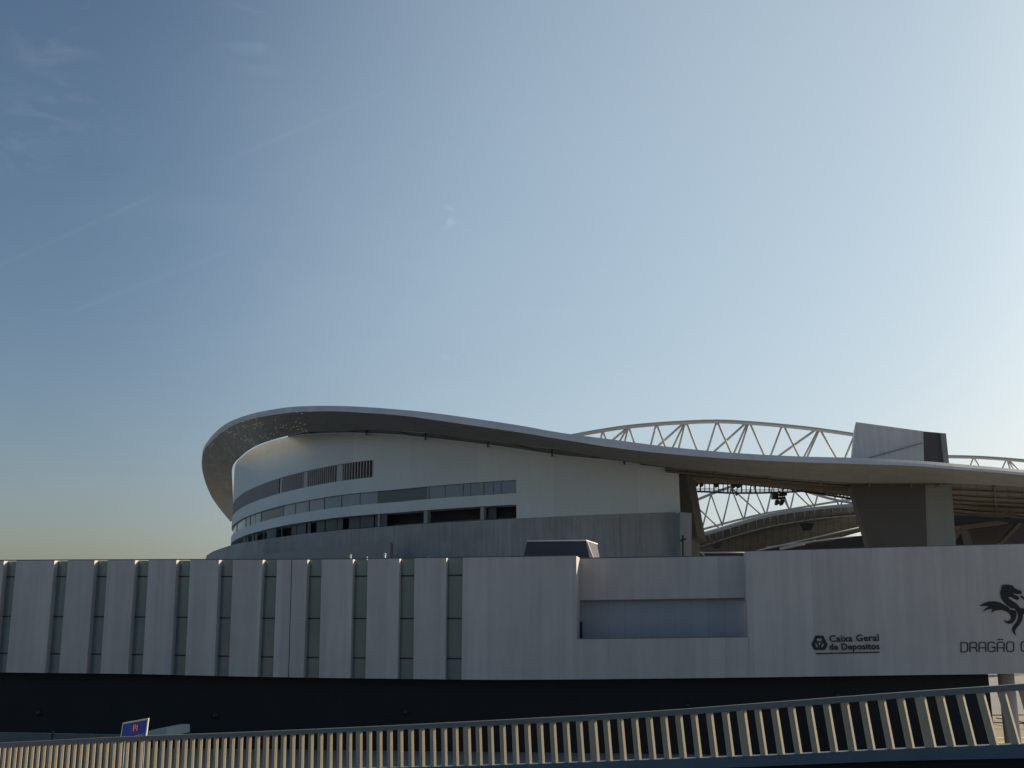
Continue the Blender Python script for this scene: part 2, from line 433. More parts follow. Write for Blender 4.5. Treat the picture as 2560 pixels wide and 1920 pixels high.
allu = sub(0, U_END); L3 = sub(0, u3e); R3 = sub(u3e, U_END); LL = sub(0, ule); RL = sub(ule, U_END)
band(wall, R3, H3B, H3T); band(wall, allu, H3T, H2B); band(wall, R3, H2B, H2T); band(wall, allu, H2T, HLB)
band(wall, RL, HLB, HLT); band(wall, allu, HLT, lambda u: max(wall_top(u)+.0, HLT+.01) if u < u3e*1.0 else wall_top(u), nv=1)
# where the wall top drops below the louvre band on the right the loft folds down: handled by min
wall = MB()
def cap(h): return lambda u: min(h, wall_top(u))
for us, a, b in ((R3,H3B-2.5,H3T),(allu,H3T,H2B),(R3,H2B,H2T),(allu,H2T,HLB),(RL,HLB,HLT)):
    wall.loft(ring(us, cap(a)), ring(us, cap(b)), us, a, b)
wall.loft(ring(allu, cap(HLT)), ring(allu, wall_top), allu, HLT, HLT+8, nv=2)
# reveals of the openings
for us, h, d in ((L3,H3T,3.0),(L3,H3B,3.0),(L3,H2T,.55),(L3,H2B,.55),(LL,HLT,.7),(LL,HLB,.7)):
    wall.loft(ring(us, h), ring(us, h, -d), us, 0, d)
for u, a, b, d in ((u3e,H3B,H3T,3.0),(u3e,H2B,H2T,.55),(ule,HLB,HLT,.7)):
    p, q = wall_pt(u), wall_pt(u, -d)
    wall.quad((p.x,p.y,zed(a)),(q.x,q.y,zed(a)),(q.x,q.y,zed(b)),(p.x,p.y,zed(b)))
# the right end of the wall turns inwards
p = wall_pt(U_END); q = p+Vector((2.5, 14, 0))
wall.quad((p.x,p.y,zed(H3B)),(q.x,q.y,zed(H3B)),(q.x,q.y,zed(wall_top(U_END))),(p.x,p.y,zed(wall_top(U_END))))
stad_wall = tag(wall.build('wall', MAT['stad_wall'], stadium), label='smooth pale blue-grey curved upper wall')
# gallery behind the lowest row
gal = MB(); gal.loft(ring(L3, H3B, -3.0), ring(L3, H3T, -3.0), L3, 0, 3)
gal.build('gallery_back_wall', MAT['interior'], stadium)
def seg(u0, u1, step=1.5):
    n = max(1, int(abs(u1-u0)/step)); return [u0+(u1-u0)*k/n for k in range(n+1)]
def curved_box(mb, u0, u1, h0, h1, off, th):
    us = seg(u0, u1)
    A, B = ring(us, h0, off), ring(us, h1, off); A2, B2 = ring(us, h0, off-th), ring(us, h1, off-th)
    mb.loft(A, B, us, h0, h1); mb.loft(A2, B2, us, h0, h1); mb.loft(B, B2, us); mb.loft(A, A2, us)
    for k in (0, -1): mb.quad(A[k], B[k], B2[k], A2[k])
# lowest row: panels and columns between dark bays
for x0, x1, off in ((597,600,-1),(605,609,-.6),(611.5,614.5,-.6),(625,630,-.5),(633,638,-.5),(650,652,-.8),(663,685.5,-.4),(700,702,-.3),(719,731,-.9),(735,756,-.7),(761,768,-.7),(782,802,-.8),(805,833,-.8),(835,848,-.8),(862,889,-1.0),(892,926,-.9),(929.5,941,-.9),(948,963,-.5)):
    m_ = MB(); curved_box(m_, ux(x0,1320), ux(x1,1320), H3B+.01, H3T-.01, off, .15)
    m_.build('gallery_panel', MAT['panel_grey'], stadium)
for x0, x1 in ((942.5,947),(1057,1066),(1199,1208)):
    m_ = MB(); curved_box(m_, ux(x0,1300), ux(x1,1300), H3B+.01, H3T-.01, -.25, .9); m_.build('column', MAT['frame'], stadium)
m_ = MB(); curved_box(m_, ux(1210,1290), ux(1230,1290), H3B+.01, H3T-.01, -1.6, .3); m_.build('gallery_panel', MAT['panel_grey'], stadium)
# a low parapet inside the bays
m_ = MB(); curved_box(m_, ux(964,1310), u3e-.2, H3B+.01, H3B+.35, -2.0, .2); m_.build('gallery_parapet', MAT['panel_grey'], stadium)
# glazed row
panes = [(576.5,590,'pane_blue'),(591,611,'pane_blue'),(613,622,'pane_light'),(623,635,'pane_light'),(636,649,'pane_blue'),(650,704.5,'pane_dark'),(705.5,733,'pane_light'),(734,763,'pane_light'),
         (769,805,'pane_light'),(806,844,'pane_blue'),(850,895,'pane_light'),(896,940,'pane_light'),(941,1064,'pane_dark'),(1069.6,1107,'pane_blue'),(1109.5,1152,'pane_blue'),(1155,1171,'pane_blue'),(1173,1194,'pane_blue'),
         (1208,1229,'pane_blue'),(1231,1249,'pane_blue'),(1252,1291,'pane_blue')]
for i, (x0, x1, k) in enumerate(panes):
    m_ = MB(); curved_box(m_, ux(x0,1270), ux(x1,1270), H2B+.01, H2T-.01, -.42, .06); o_ = m_.build('window_pane', MAT[k], stadium)
    if k == 'pane_dark': o_['label'] = 'dark green-grey window pane'
m_ = MB(); m_.loft(ring(L3, H2B, -.55), ring(L3, H2T, -.55), L3, 0, 2); m_.build('window_back_wall', MAT['frame'], stadium)
for x in (590.5,612,622.5,649.5,733.5,805.5,895.5,1108.3,1153.5,1172,1230,1250.5):
    u = ux(x, 1270); mm = MB(); curved_box(mm, u-.09, u+.09, H2B+.01, H2T-.01, -.30, .12); mm.build('window_mullion', MAT['frame'], stadium)
for x0, x1 in ((763.5,768.5),(844.5,849.5),(1065,1069),(1195,1207)):
    mm = MB(); curved_box(mm, ux(x0,1270), ux(x1,1270), H2B+.01, H2T-.01, -.28, .12); mm.build('window_mullion', MAT['frame'], stadium)
# louvre row
m_ = MB(); m_.loft(ring(LL, HLB, -.7), ring(LL, HLT, -.7), LL, 0, 3); m_.build('louvre_backing', MAT['louvre_back'], stadium)
m_ = MB(); u = ule-.35
brk = [(ux(838,1190), ux(853,1190)), (ux(755,1200), ux(764,1200)), (ux(697,1210), ux(702,1210))]
while u > US-10:
    if not any(a < u < b for a, b in brk):
        p0, p1 = wall_pt(u, -.06), wall_pt(u, -.30); t = (wall_pt(u+.3)-wall_pt(u)).normalized()*.16
        m_.prism([(p0.x,p0.y,zed(HLB)+.02),(p0.x+t.x,p0.y+t.y,zed(HLB)+.02),(p1.x+t.x,p1.y+t.y,zed(HLB)+.02),(p1.x,p1.y,zed(HLB)+.02)], (0,0,HLT-HLB-.04))
    u -= .74
for a, b in brk: curved_box(m_, a, b, HLB+.02, HLT-.02, -.3, .1)
m_.build('louvre', MAT['fin'], stadium)

# podium: stained concrete under the white wall
pod_px = [(513,1400),(517,1388),(533,1378),(553,1371),(573,1364.5),(599,1358),(663,1348),(705,1342),(758,1335),(851,1325),(957,1317),(1000,1313.6),(1064.6,1309),(1199,1301),(1291,1296.5),(1400,1291),(1500,1286.5),(1604,1283),(1686,1280),(1700,1285)]
pdep = [(513,272),(533,262),(573,247),(599,231),(663,211)]
PT = []
for i, (x, y) in enumerate(pod_px):
    if x < 690:
        Y = interp(pdep, x); p = at_plane(x, y, Y)
    else:
        p, u = at_curve(x, y); p = E+(p-E)*(1-.25/p.y)
    PT.append(p)
PT = [PT[0]+Vector((2,12,-1.5)), ] + PT
PB = [Vector((p.x, p.y, 0)) for p in PT]
m_ = MB(); m_.loft(PT, PB, None, 0, 26, nv=6)
back = [Vector((p.x+4*(1 if p.x < -20 else 0), p.y+6, p.z-.05)) for p in PT]
m_.loft(PT, back, None, 0, 2)
m_.build('podium_wall', MAT['podium'], stadium)
# nearer brownish ramp wall
rp = [(560,1402),(640,1389),(750,1374),(860,1364),(976,1355)]
PT = [E+(at_curve(x if x > 580 else 582, y)[0]-E)*1.0 for x, y in rp]
PT = []
for x, y in rp:
    Y = interp([(560,236),(640,206),(750,188),(860,178),(976,171)], x); PT.append(at_plane(x, y, Y))
m_ = MB(); m_.loft(PT, [Vector((p.x,p.y,0)) for p in PT], None, 0, 20)
m_.loft(PT, [p+Vector((0,4,-.02)) for p in PT]); e = PT[-1]; m_.quad(e, e+Vector((0,4,0)), Vector((e.x,e.y+4,0)), Vector((e.x,e.y,0)))
m_.build('ramp_wall', MAT['ramp'], stadium)

# ------------------------------------------------------------------ roof
rimtop = [(575,1298,362),(549,1266,340),(529,1237,320),(516,1208,303),(508,1181.5,288),(504.4,1160,276),(505,1142,266),(509,1120.5,256),(520,1102,246),(541,1078,234),(567.5,1058,224),(599,1044,213),(639,1032,201),(692,1022,190),(745,1016,182.5),(825,1014.5,174.5),(904,1017,169),(1000,1024,164),(1077,1031.6,161),(1204,1049,157.5),(1305,1064.6,155),(1400,1081.5,153),(1537,1099.6,150.5),(1664,1116,149),(1820,1131,148),(1987,1140.5,147.5),(2144,1144.5,148),(2277,1150.5,149),(2373,1158,150),(2560,1174.6,153.5),(2700,1190,157),(2900,1214,163)]
rb = [(575,0),(549,0),(529,0),(516,0),(508,.0),(504.4,0)]
rimbot = [None]*7 + [(509.6,1127),(523,1110.5),(545,1088.5),(572,1069.5),(602,1055.5),(641,1044.5),(694,1035.5),(746,1030),(825,1028),(904,1031.6),(1000,1038.5),(1077,1048.5),(1204,1067),(1305,1082),(1400,1098),(1537,1119.5),(1664,1134),(1820,1146.6),(1987,1155),(2144,1160),(2277,1164.5),(2373,1172),(2560,1188),(2700,1203),(2900,1227)]
RT, RB = [], []
for i, (x, y, Y) in enumerate(rimtop):
    t = at_plane(x, y, Y); RT.append(t)
    t = E+(t-E)*(1+1.0/t.y) if i > 6 else t; RT[-1] = t
    if rimbot[i] is None: RB.append(t+Vector((.25, -.2, -.75 if i > 4 else -.9)))
    else: RB.append(at_plane(rimbot[i][0], rimbot[i][1], Y))
def catmull(P, n=4):
    out = []
    for i in range(len(P)-1):
        p0 = P[max(i-1,0)]; p1 = P[i]; p2 = P[i+1]; p3 = P[min(i+2,len(P)-1)]
        for k in range(n):
            t = k/n
            out.append(.5*((2*p1)+(p2-p0)*t+(2*p0-5*p1+4*p2-p3)*t*t+(3*p1-p0-3*p2+p3)*t**3))
    out.append(P[-1].copy()); return out
RTs, RBs = catmull(RT, 5), catmull(RB, 5)
RNn = normals([Vector((p.x,p.y,0)) for p in RTs])
RU = cum(RTs)
# soffit inner edge
inner_px = [(585,1300,330),(583,1262,316),(582,1232,302),(581,1207,290),(580,1190,280),(580,1177,268),(582,1166,258),(586,1158,250),(592,1151,243),(603,1141,231),(618,1128,221),(643,1113.5,213),(672,1102.5,206),(713,1091,200),(759,1081,194),(835,1077,187),(904,1074,182),(1000,1078,176.5),(1077,1084,173.5),(1204,1101,168),(1305,1113,165),(1400,1125,163),(1537,1149,160.5),(1664,1167,159),(1820,1181.5,158),(1987,1197,158),(2144,1207,159),(2277,1207.5,160),(2373,1208,161),(2560,1217,166),(2700,1228,171),(2900,1250,178)]
IN = [at_plane(x, y, Y) for x, y, Y in inner_px]
INs = catmull(IN, 5)
roof = MB()
# fascia as a rounded nose: top edge set back, belly forward, bottom edge
nose = [RTs[i].lerp(RBs[i], .55)+RNn[i]*.12 for i in range(len(RTs))]
top_in = [RTs[i]-RNn[i]*1.2+Vector((0,0,-.15)) for i in range(len(RTs))]
f_ = MB(); f_.loft(top_in, RTs, RU, 0, 1); f_.loft(RTs, nose, RU, 1, 1.5); f_.loft(nose, RBs, RU, 1.5, 2.2)
roofpart = None
# roof deck from the fascia inwards over the stands (its top is never seen from the road)
idx_m = [i for i in range(len(INs))]
deck_in = []
for i in idx_m:
    n = RNn[i]; deck_in.append(INs[i]-n*(6 if i < 60 else 6)+Vector((0,0,3)))
# inner edge of the roof above the pitch
edge_px = [(1300,1178,214),(1450,1186,214),(1600,1197,214),(1715,1203.5,214),(1819,1204.5,215),(1932,1213,216),(2036,1226,217),(2132,1234,218),(2300,1262,220),(2390,1282,221),(2523,1289,223),(2700,1298,226),(2900,1310,230)]
EG = [at_plane(*p) for p in edge_px]; EGs = catmull(EG, 5)
def resample(P, xs):
    out = []
    for x in xs:
        for a, b in zip(P, P[1:]):
            if a.x <= x <= b.x: out.append(a.lerp(b, (x-a.x)/(b.x-a.x))); break
        else: out.append((P[0] if x < P[0].x else P[-1]).copy())
    return out
fr = [p for p in INs if p.y < 170 and p.x > 22]
EGm = []
for p in fr:
    az = p.x/p.y
    best = min(range(len(EGs)), key=lambda i: abs(EGs[i].x/EGs[i].y-az)); a = EGs[best]
    # linear refine
    j = best+1 if (EGs[best].x/EGs[best].y) < az and best+1 < len(EGs) else max(best-1, 0); b = EGs[j]
    ra, rb_ = a.x/a.y, b.x/b.y; s = 0 if abs(rb_-ra) < 1e-9 else max(0, min(1, (az-ra)/(rb_-ra))); EGm.append(a.lerp(b, s))
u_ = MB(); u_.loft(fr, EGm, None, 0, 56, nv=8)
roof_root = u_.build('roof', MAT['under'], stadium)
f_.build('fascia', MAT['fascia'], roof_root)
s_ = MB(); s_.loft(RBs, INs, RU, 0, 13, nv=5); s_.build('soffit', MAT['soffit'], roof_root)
# upper skin over the inner part (from soffit inner edge rising and going inwards)
k_ = MB(); A = [p+Vector((0,0,1.6)) for p in fr]; B = [p+Vector((0,0,1.2)) for p in EGm]; k_.loft(A, B, None, 0, 56)
k_.loft(EGm, B, None, 0, 1.2)
k_.build('roof_skin', MAT['fascia'], roof_root)
# ribs under the inner roof, running along
rb_ = MB()
for t in (.12,.3,.46,.62,.8,.97):
    pts = [a.lerp(b, t)-Vector((0,0,.35)) for a, b in zip(fr, EGm)]
    rb_.path(pts[::3]+[pts[-1]], .22, 6)
for k in range(0, len(fr), 4):
    rb_.tube(fr[k]-Vector((0,0,.2)), EGm[k]-Vector((0,0,.25)), .16, 6)
rb_.build('roof_rib', MAT['beige'], roof_root)
# closing strip between soffit and wall on the front, with struts (open where the sky shows at the left end)
c_ = MB(); st = MB()
xs = [720+8*k for k in range(int((1698-720)/8)+1)]
A, B = [], []
ipx = [(p[0], p[1]) for p in inner_px if p[0] >= 600]; ipx.sort(); dpx = sorted([(p[0], p[2]) for p in inner_px if p[0] >= 600])
for x in xs:
    a = at_plane(x, smooth_interp(ipx, x), smooth_interp(dpx, x)); q, u = at_curve(x, smooth_interp(ipx, x))
    A.append(a); b = wall_pt(u, .06); B.append(Vector((b.x, b.y, zed(wall_top(u))-.05)))
c_.loft(A, B, None, 0, 4); c_.build('eaves_lining', MAT['beige'], roof_root)
for x in (917.5,1064.6,1221,1380,1560): 
    a = at_plane(x, smooth_interp(ipx, x)+1, smooth_interp(dpx, x)+.5); q, u = at_curve(x, 1100); b = wall_pt(u, .2)
    st = MB(); st.tube(a, (b.x, b.y, zed(wall_top(u))-.4), .16, 6); st.build('eaves_strut', MAT['darksteel'], roof_root)
for x0, x1 in ((775,812),(870,910),(1000,1045),(1110,1200),(1290,1400),(1480,1530),(1600,1690)):
    a = at_plane(x0, smooth_interp(ipx, x0)+1.5, smooth_interp(dpx, x0)+1); q, u = at_curve(x1, 1120); b = wall_pt(u, .35)
    st = MB(); st.tube(a, (b.x, b.y, zed(wall_top(u))+.1), .10, 6); st.build('eaves_strut', MAT['darksteel'], roof_root)

# ------------------------------------------------------------------ pylons
def pyl(pts, Y, ext, name, m, label=None):
    mb = MB(); mb.prism([at_plane(x, y, Y) for x, y in pts], ext); o = mb.build(name, m, stadium)
    if label: o['label'] = label
    return o
py = pyl([(2126,1182),(2139.5,1055),(2308,1078),(2311,1182)], 163.5, (2.5,9,0), 'pylon', MAT['pylon'], 'tall concrete pylon piercing the roof')
mb = MB(); mb.prism([at_plane(x, y, 163.4) for x, y in ((2126,1182.2),(2311,1182.2),(2312,1205),(2317,1392),(2179,1392),(2124,1200))], (2.5,9,0)); mb.build('pylon_shaft', MAT['pylon_low'], py)  # lower half coloured dark for the shade under the roof
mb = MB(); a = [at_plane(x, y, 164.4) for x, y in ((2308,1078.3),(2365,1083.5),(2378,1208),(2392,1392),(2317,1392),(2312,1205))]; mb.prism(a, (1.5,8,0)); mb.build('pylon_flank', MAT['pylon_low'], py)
mb = MB(); a = [at_plane(x, y, 163.3) for x, y in ((2170,1144),(2304,1107),(2305,1109),(2180,1144))]; mb.prism(a, (0,.3,0)); mb.build('pylon_joint', MAT['pylon_mid'], py)
mb = MB(); a = [at_plane(x, y, 163.9) for x, y in ((2352,1082.3),(2365,1083.6),(2378,1208),(2392,1392),(2318,1392),(2312.5,1213),(2368,1211),(2362,1180))]; mb.prism(a, (0,3,0)); mb.build('pylon_edge', MAT['pylon_mid'], py)
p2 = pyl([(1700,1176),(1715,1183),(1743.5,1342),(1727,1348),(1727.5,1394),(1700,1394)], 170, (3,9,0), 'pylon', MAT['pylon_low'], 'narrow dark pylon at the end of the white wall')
mb = MB(); mb.prism([at_plane(x, y, 163.0) for x, y in ((1699,1280),(1729,1283),(1729,1394),(1699,1394))], (0,5,0)); mb.build('pylon_base', MAT['podium'], p2)
mb = MB(); mb.tube(at_plane(1707,1338,161.4), at_plane(1707.5,1392,161.4), .12, 8); mb.tube(at_plane(1700,1352,161.4), at_plane(1715,1347,161.4), .14, 6)
tag(mb.build('mast', MAT['darksteel']), 'thin dark mast with a short crossbar beside the narrow pylon', 'mast')

# ------------------------------------------------------------------ roof trusses
def truss(name, label, chord, Y, webs, bottom, rc, rw, dY=4.0, parent=stadium):
    mb = MB(); pts = [at_plane(x, y, Y) for x, y in chord]; mb.path(catmull(pts, 3), rc, 10)
    o = mb.build(name, MAT['truss'], parent); o['label'] = label
    if bottom:
        b = MB(); b.path(catmull([at_plane(x, y, Y+dY) for x, y in bottom], 3), rc*.8, 10); b.build('lower_chord', MAT['truss'], o)
    for (x0, y0), (x1, y1), ext, k in webs:
        wb = MB()
        a = at_plane(x0, y0, Y); c = at_plane(x1, y1, Y+dY*(1 if k else .5)); c = a.lerp(c, ext)
        wb.tube(a, c, rw*(1.15 if k else 1), 8); wb.build('truss_brace', MAT['truss'], o)
    return o
T = [(1410,1095),(1435,1089),(1505,1076.5),(1570,1067),(1640,1060.5),(1713,1056),(1792,1053.5),(1869,1057),(1959,1064.5),(2045,1074),(2136,1087)]
W = [((1506,1080),(1502,1095),1.9,0),((1508,1080),(1514.5,1097),1.9,0),((1568,1070),(1532,1099.6),1.3,1),((1568,1070),(1550,1102),1.3,0),((1570,1070),(1562,1103),1.3,0),((1573,1070),(1586,1107),1.3,0),
 ((1640,1063),(1627,1112),1.2,0),((1643,1063),(1663,1116),1.2,0),((1709,1058),(1646,1114),1.2,1),((1711,1058),(1682.5,1117),1.2,0),((1713,1058),(1697,1119),1.2,0),((1717,1058),(1741.6,1122.5),1.2,0),
 ((1791,1056),(1769,1125.6),1.15,0),((1794,1056),(1827,1131),1.15,0),((1863,1059),(1788.6,1126),1.15,1),((1867,1060),(1835.6,1131),1.15,0),((1871,1060),(1847.7,1131),1.15,0),((1876,1060),(1909,1135),1.15,0),
 ((1954,1067),(1928,1136),1.15,0),((1961,1067),(1997,1140),1.15,0),((2038,1075),(1951,1137),1.15,1),((2044,1077),(2011,1140.5),1.15,0),((2047,1077),(2018.5,1141.7),1.15,0),((2052,1077),(2090,1143),1.15,0),((2135,1091),(2113,1143),1.15,0)]
truss('roof_truss', 'long white arched truss above the roof left of the pylon', T, 212, W, [(1500,1120),(1700,1142),(1900,1155),(2130,1162)], .42, .21)
truss('roof_truss', 'low white truss right of the pylon', [(2360,1141.5),(2434,1143),(2516,1148),(2600,1156),(2700,1168)], 212,
      [((2433,1146),(2426.5,1162),1.5,0),((2436,1146),(2447,1163),1.5,0),((2515,1150),(2507,1168.6),1.5,0),((2518,1150),(2524,1170),1.5,0),((2519,1150),(2532.5,1171),1.5,0),((2521,1150),(2547,1174),1.5,1)], None, .36, .15)
def c4(x, y): return (1650+x/4.148, 1020+y/4.148)
FT_ = [c4(*p) for p in ((240,1010),(325,978),(530,892),(730,818),(900,780),(1100,765),(1400,830),(1560,880),(1850,960),(2200,1010))]
FB_ = [c4(*p) for p in ((380,1275),(640,1205),(870,1145),(1100,1092),(1350,1050),(1600,1008),(1830,970),(2030,945),(2400,925))]
FWb = [(c4(*a), c4(*b), 1, 0) for a, b in (((330,980),(430,1290)),((530,895),(433,1265)),((530,895),(648,1225)),((740,830),(648,1205)),((740,830),(870,1165)),((950,785),(872,1150)),((960,785),(1103,1120)),((1175,790),(1103,1100)),
      ((1250,790),(1345,1070)),((1400,840),(1348,1060)),((1240,860),(1335,1040)),((1500,860),(1607,1030)),((1640,880),(1607,1010)),((1800,900),(1850,1000)),((1890,940),(1880,1000)),
      ((340,985),(612,1245)),((745,835),(1075,1130)),((1360,835),(1575,1038)))]
truss('far_roof_truss', 'white truss of the far stand seen through the gap under the roof', FT_, 330, FWb, FB_, .42, .26, dY=2.0)

# far stand roof
far = MB()
ft = [c4(*p) for p in ((230,1352),(385,1310),(640,1240),(1000,1130),(1300,1065),(1700,1015),(2020,990),(2400,975),(3000,975),(3900,1010))]
fb = [c4(*p) for p in ((235,1385),(392,1343),(645,1270),(1000,1163),(1300,1098),(1700,1046),(2025,1022),(2400,1005),(3000,1005),(3900,1040))]
fm = [c4(*p) for p in ((250,1490),(420,1440),(660,1362),(1000,1265),(1300,1200),(1700,1142),(2060,1110),(2400,1090),(3000,1090),(3900,1110))]
fo = [c4(*p) for p in ((250,1570),(420,1560),(660,1550),(1000,1540),(1300,1500),(1700,1400),(2060,1290),(2400,1230),(3000,1220),(3900,1230))]
YF = 322
P_ft = [at_plane(x, y, YF) for x, y in ft]; P_fb = [at_plane(x, y, YF) for x, y in fb]
P_fm = [at_plane(x, y, YF+3) for x, y in fm]; P_fo = [at_plane(x, y, YF+62) for x, y in fo]
cf = lambda P: catmull(P, 4)
far.loft(cf(P_fm), cf(P_fo), None, 0, 60, nv=6)
farroof = far.build('far_stand_roof', mat('far_roof_sheet', (.27,.265,.225), .8, var=.4, scale=.2, coords='UV', extra=joints(2.4,.3,.35,4.0)), stadium)
m_ = MB(); m_.loft(cf(P_ft), cf(P_fb), None, 0, 1); m_.loft(cf(P_ft), [p+Vector((0,8,.5)) for p in cf(P_ft)]); m_.build('fascia', MAT['truss'], farroof)
m_ = MB(); m_.loft(cf(P_fb), [p+Vector((0,2.5,0)) for p in cf(P_fm)], None, 0, 5)
m_.build('roof_edge_panel', mat('far_edge_panel', (.36,.35,.31), .8, var=.3, scale=.3, coords='UV', extra=joints(3.4,.3,.3)), farroof)
m_ = MB(); m_.path(cf(P_fm), .22, 6)
for a, b in list(zip(cf(P_fb), cf(P_fm)))[::1]: m_.tube(a, b+Vector((0,-.3,0)), .12, 5)
m_.build('walkway_rail', MAT['truss'], farroof)
# far and near stands' dark bodies in the bowl
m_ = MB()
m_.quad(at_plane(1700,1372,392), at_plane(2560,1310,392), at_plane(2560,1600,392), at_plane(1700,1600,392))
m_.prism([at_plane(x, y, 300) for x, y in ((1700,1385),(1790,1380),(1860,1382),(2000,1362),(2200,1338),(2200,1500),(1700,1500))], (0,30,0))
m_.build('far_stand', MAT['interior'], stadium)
m_ = MB()
for (x0,y0),(x1,y1),r in (((1950,1372),(2012,1358),.5),((2012,1358),(2040,1352),.25)):  # white tubes put in for a streak of sunlight on the far stand
    m_.tube(at_plane(x0,y0,299), at_plane(x1,y1,299), r, 6)
for (x0,y0),(x1,y1) in ((c4(320,1500),c4(880,1500)),(c4(1100,1445),c4(2000,1330)),(c4(420,1490),c4(460,1530)),(c4(1000,1480),c4(2060,1240))):
    m_.tube(at_plane(x0,y0,298), at_plane(x1,y1,298), .22, 6)
m_.build('stand_rail_sunstreak', MAT['truss'], stadium)
m_ = MB(); m_.prism([at_plane(*c4(x, y), 300) for x, y in ((555,1400),(590,1385),(640,1400),(620,1450),(580,1455))], (0,3,0)); m_.prism([at_plane(*c4(x, y), 318) for x, y in ((1480,1190),(1600,1195),(1575,1260),(1510,1265))], (0,3,0))
m_.build('hanging_screen', MAT['interior'], stadium)
# near stand interior right of the pylon
def c5(x, y): return (2060+x/4.148, 1030+y/4.148)
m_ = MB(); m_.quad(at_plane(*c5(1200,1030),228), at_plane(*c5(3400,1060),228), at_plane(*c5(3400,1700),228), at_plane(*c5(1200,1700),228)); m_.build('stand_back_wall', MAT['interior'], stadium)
m_ = MB(); 
m_.prism([at_plane(*c5(x,y),200) for x, y in ((1395,1180),(1800,1128),(1910,1145),(1910,1160),(1420,1212))], (0,5,0))
m_.prism([at_plane(*c5(x,y),200) for x, y in ((1345,1050),(1925,1073),(1925,1085),(1345,1064))], (0,1,0))
m_.prism([at_plane(*c5(x,y),200) for x, y in ((2020,1150),(2060,1150),(1870,1360),(1825,1360))], (0,1.5,0))
m_.prism([at_plane(*c5(x,y),203) for x, y in ((1925,1020),(1975,1025),(1975,1090),(1925,1085))], (0,3,0))
m_.prism([at_plane(*c5(x,y),200) for x, y in ((1370,1260),(1420,1200),(1440,1215),(1372,1330))], (0,4,0))
m_.build('stand_beam', MAT['beige'], stadium)
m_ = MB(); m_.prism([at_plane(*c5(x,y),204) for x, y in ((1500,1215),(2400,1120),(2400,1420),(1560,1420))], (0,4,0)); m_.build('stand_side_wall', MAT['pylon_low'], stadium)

# catwalk hung under the inner roof edge
YC = 210
cb = [c4(*p) for p in ((230,852),(295,862),(500,870),(720,882),(1000,882),(1330,872),(1470,862),(1700,898),(2000,945),(2200,975))]
cbp = [at_plane(x, y, YC) for x, y in cb]
cw = MB(); cw.path(cbp, .19, 6)
catwalk = cw.build('catwalk', MAT['darksteel'], stadium)
cr = MB()
hs = [(1700,13.5),(1960,13.0),(2000,11),(2060,9),(2140,9),(2200,9)]
for t in (.35,.62,1.0):
    pts = []
    for (x, y) in cb: pts.append(at_plane(x, y-interp(hs, x)*t*(1 if t < 1 else 1.55), YC+.5*t))
    if t < 1: cr.path(pts, .06, 5)
cr.build('catwalk_rail', MAT['darksteel'], catwalk)
cp = MB(); tabb = [(x, y) for x, y in cb]; x = 1716.0; k = 0
while x < 2150:
    y = interp(tabb, x); cp.tube(at_plane(x, y, YC), at_plane(x, y-interp(hs, x)*1.9, YC+.4), .10 if k % 3 else .15, 5); k += 1; x += 11.5 if x < 1990 else 9
cp.build('catwalk_hanger', MAT['darksteel'], catwalk)
# loudspeaker cluster
spk = thing('loudspeaker_cluster', at_plane(1952,1240,YC), 'dark loudspeaker cluster hanging from the catwalk under the roof', 'loudspeaker')
def pb(mb, pts, th, Y=YC): mb.prism([at_plane(*c4(x, y), Y) for x, y in pts], (0,th,0))
m_ = MB(); pb(m_, ((1172,870),(1228,870),(1228,940),(1172,940)), 1.6); m_.build('speaker_box', MAT['darksteel'], spk)
m_ = MB(); pb(m_, ((1240,885),(1300,875),(1320,880),(1318,905),(1250,913)), 1.4); m_.build('speaker_box', MAT['darksteel'], spk)
m_ = MB(); pb(m_, ((1172,925),(1305,920),(1300,942),(1220,950)), .5, YC+.5); m_.build('bracket', MAT['darksteel'], spk)
m_ = MB(); pb(m_, ((1207,950),(1240,955),(1240,985),(1220,1006),(1200,995)), 1.2); m_.build('speaker_horn', MAT['darksteel'], spk)
m_ = MB(); pb(m_, ((1262,945),(1297,955),(1280,1000),(1262,1010),(1246,990)), 1.2); m_.build('speaker_horn', MAT['darksteel'], spk)
for (x, y, r, lab) in ((375,792,.5,'small dark floodlight on the catwalk, nearest the white wall'),(430,795,.45,'small round floodlight on the catwalk, second from the white wall'),(583,800,.5,'small floodlight on the catwalk midway to the truss chord'),(760,808,.5,'dark floodlight on the catwalk where the far truss chord crosses'),(812,798,.65,'boxy dark floodlight on the catwalk right of the crossing chord'),(794,893,.3,'tiny dark lamp hanging below the catwalk')):
    c = at_plane(*c4(x, y), YC-.2); m_ = MB()
    m_.tube(c, c+Vector((.15,1.0,.2)), r, 12, r*.7); m_.tube(c+Vector((0,.5,-r)), c+Vector((0,.5,r*1.6)), .1, 6); m_.tube(c+Vector((-r*.9,.5,.2)), c+Vector((r*.9,.5,.2)), .09, 6)
    tag(m_.build('floodlight', MAT['darksteel']), lab, 'floodlight', 'floodlights on the catwalk')

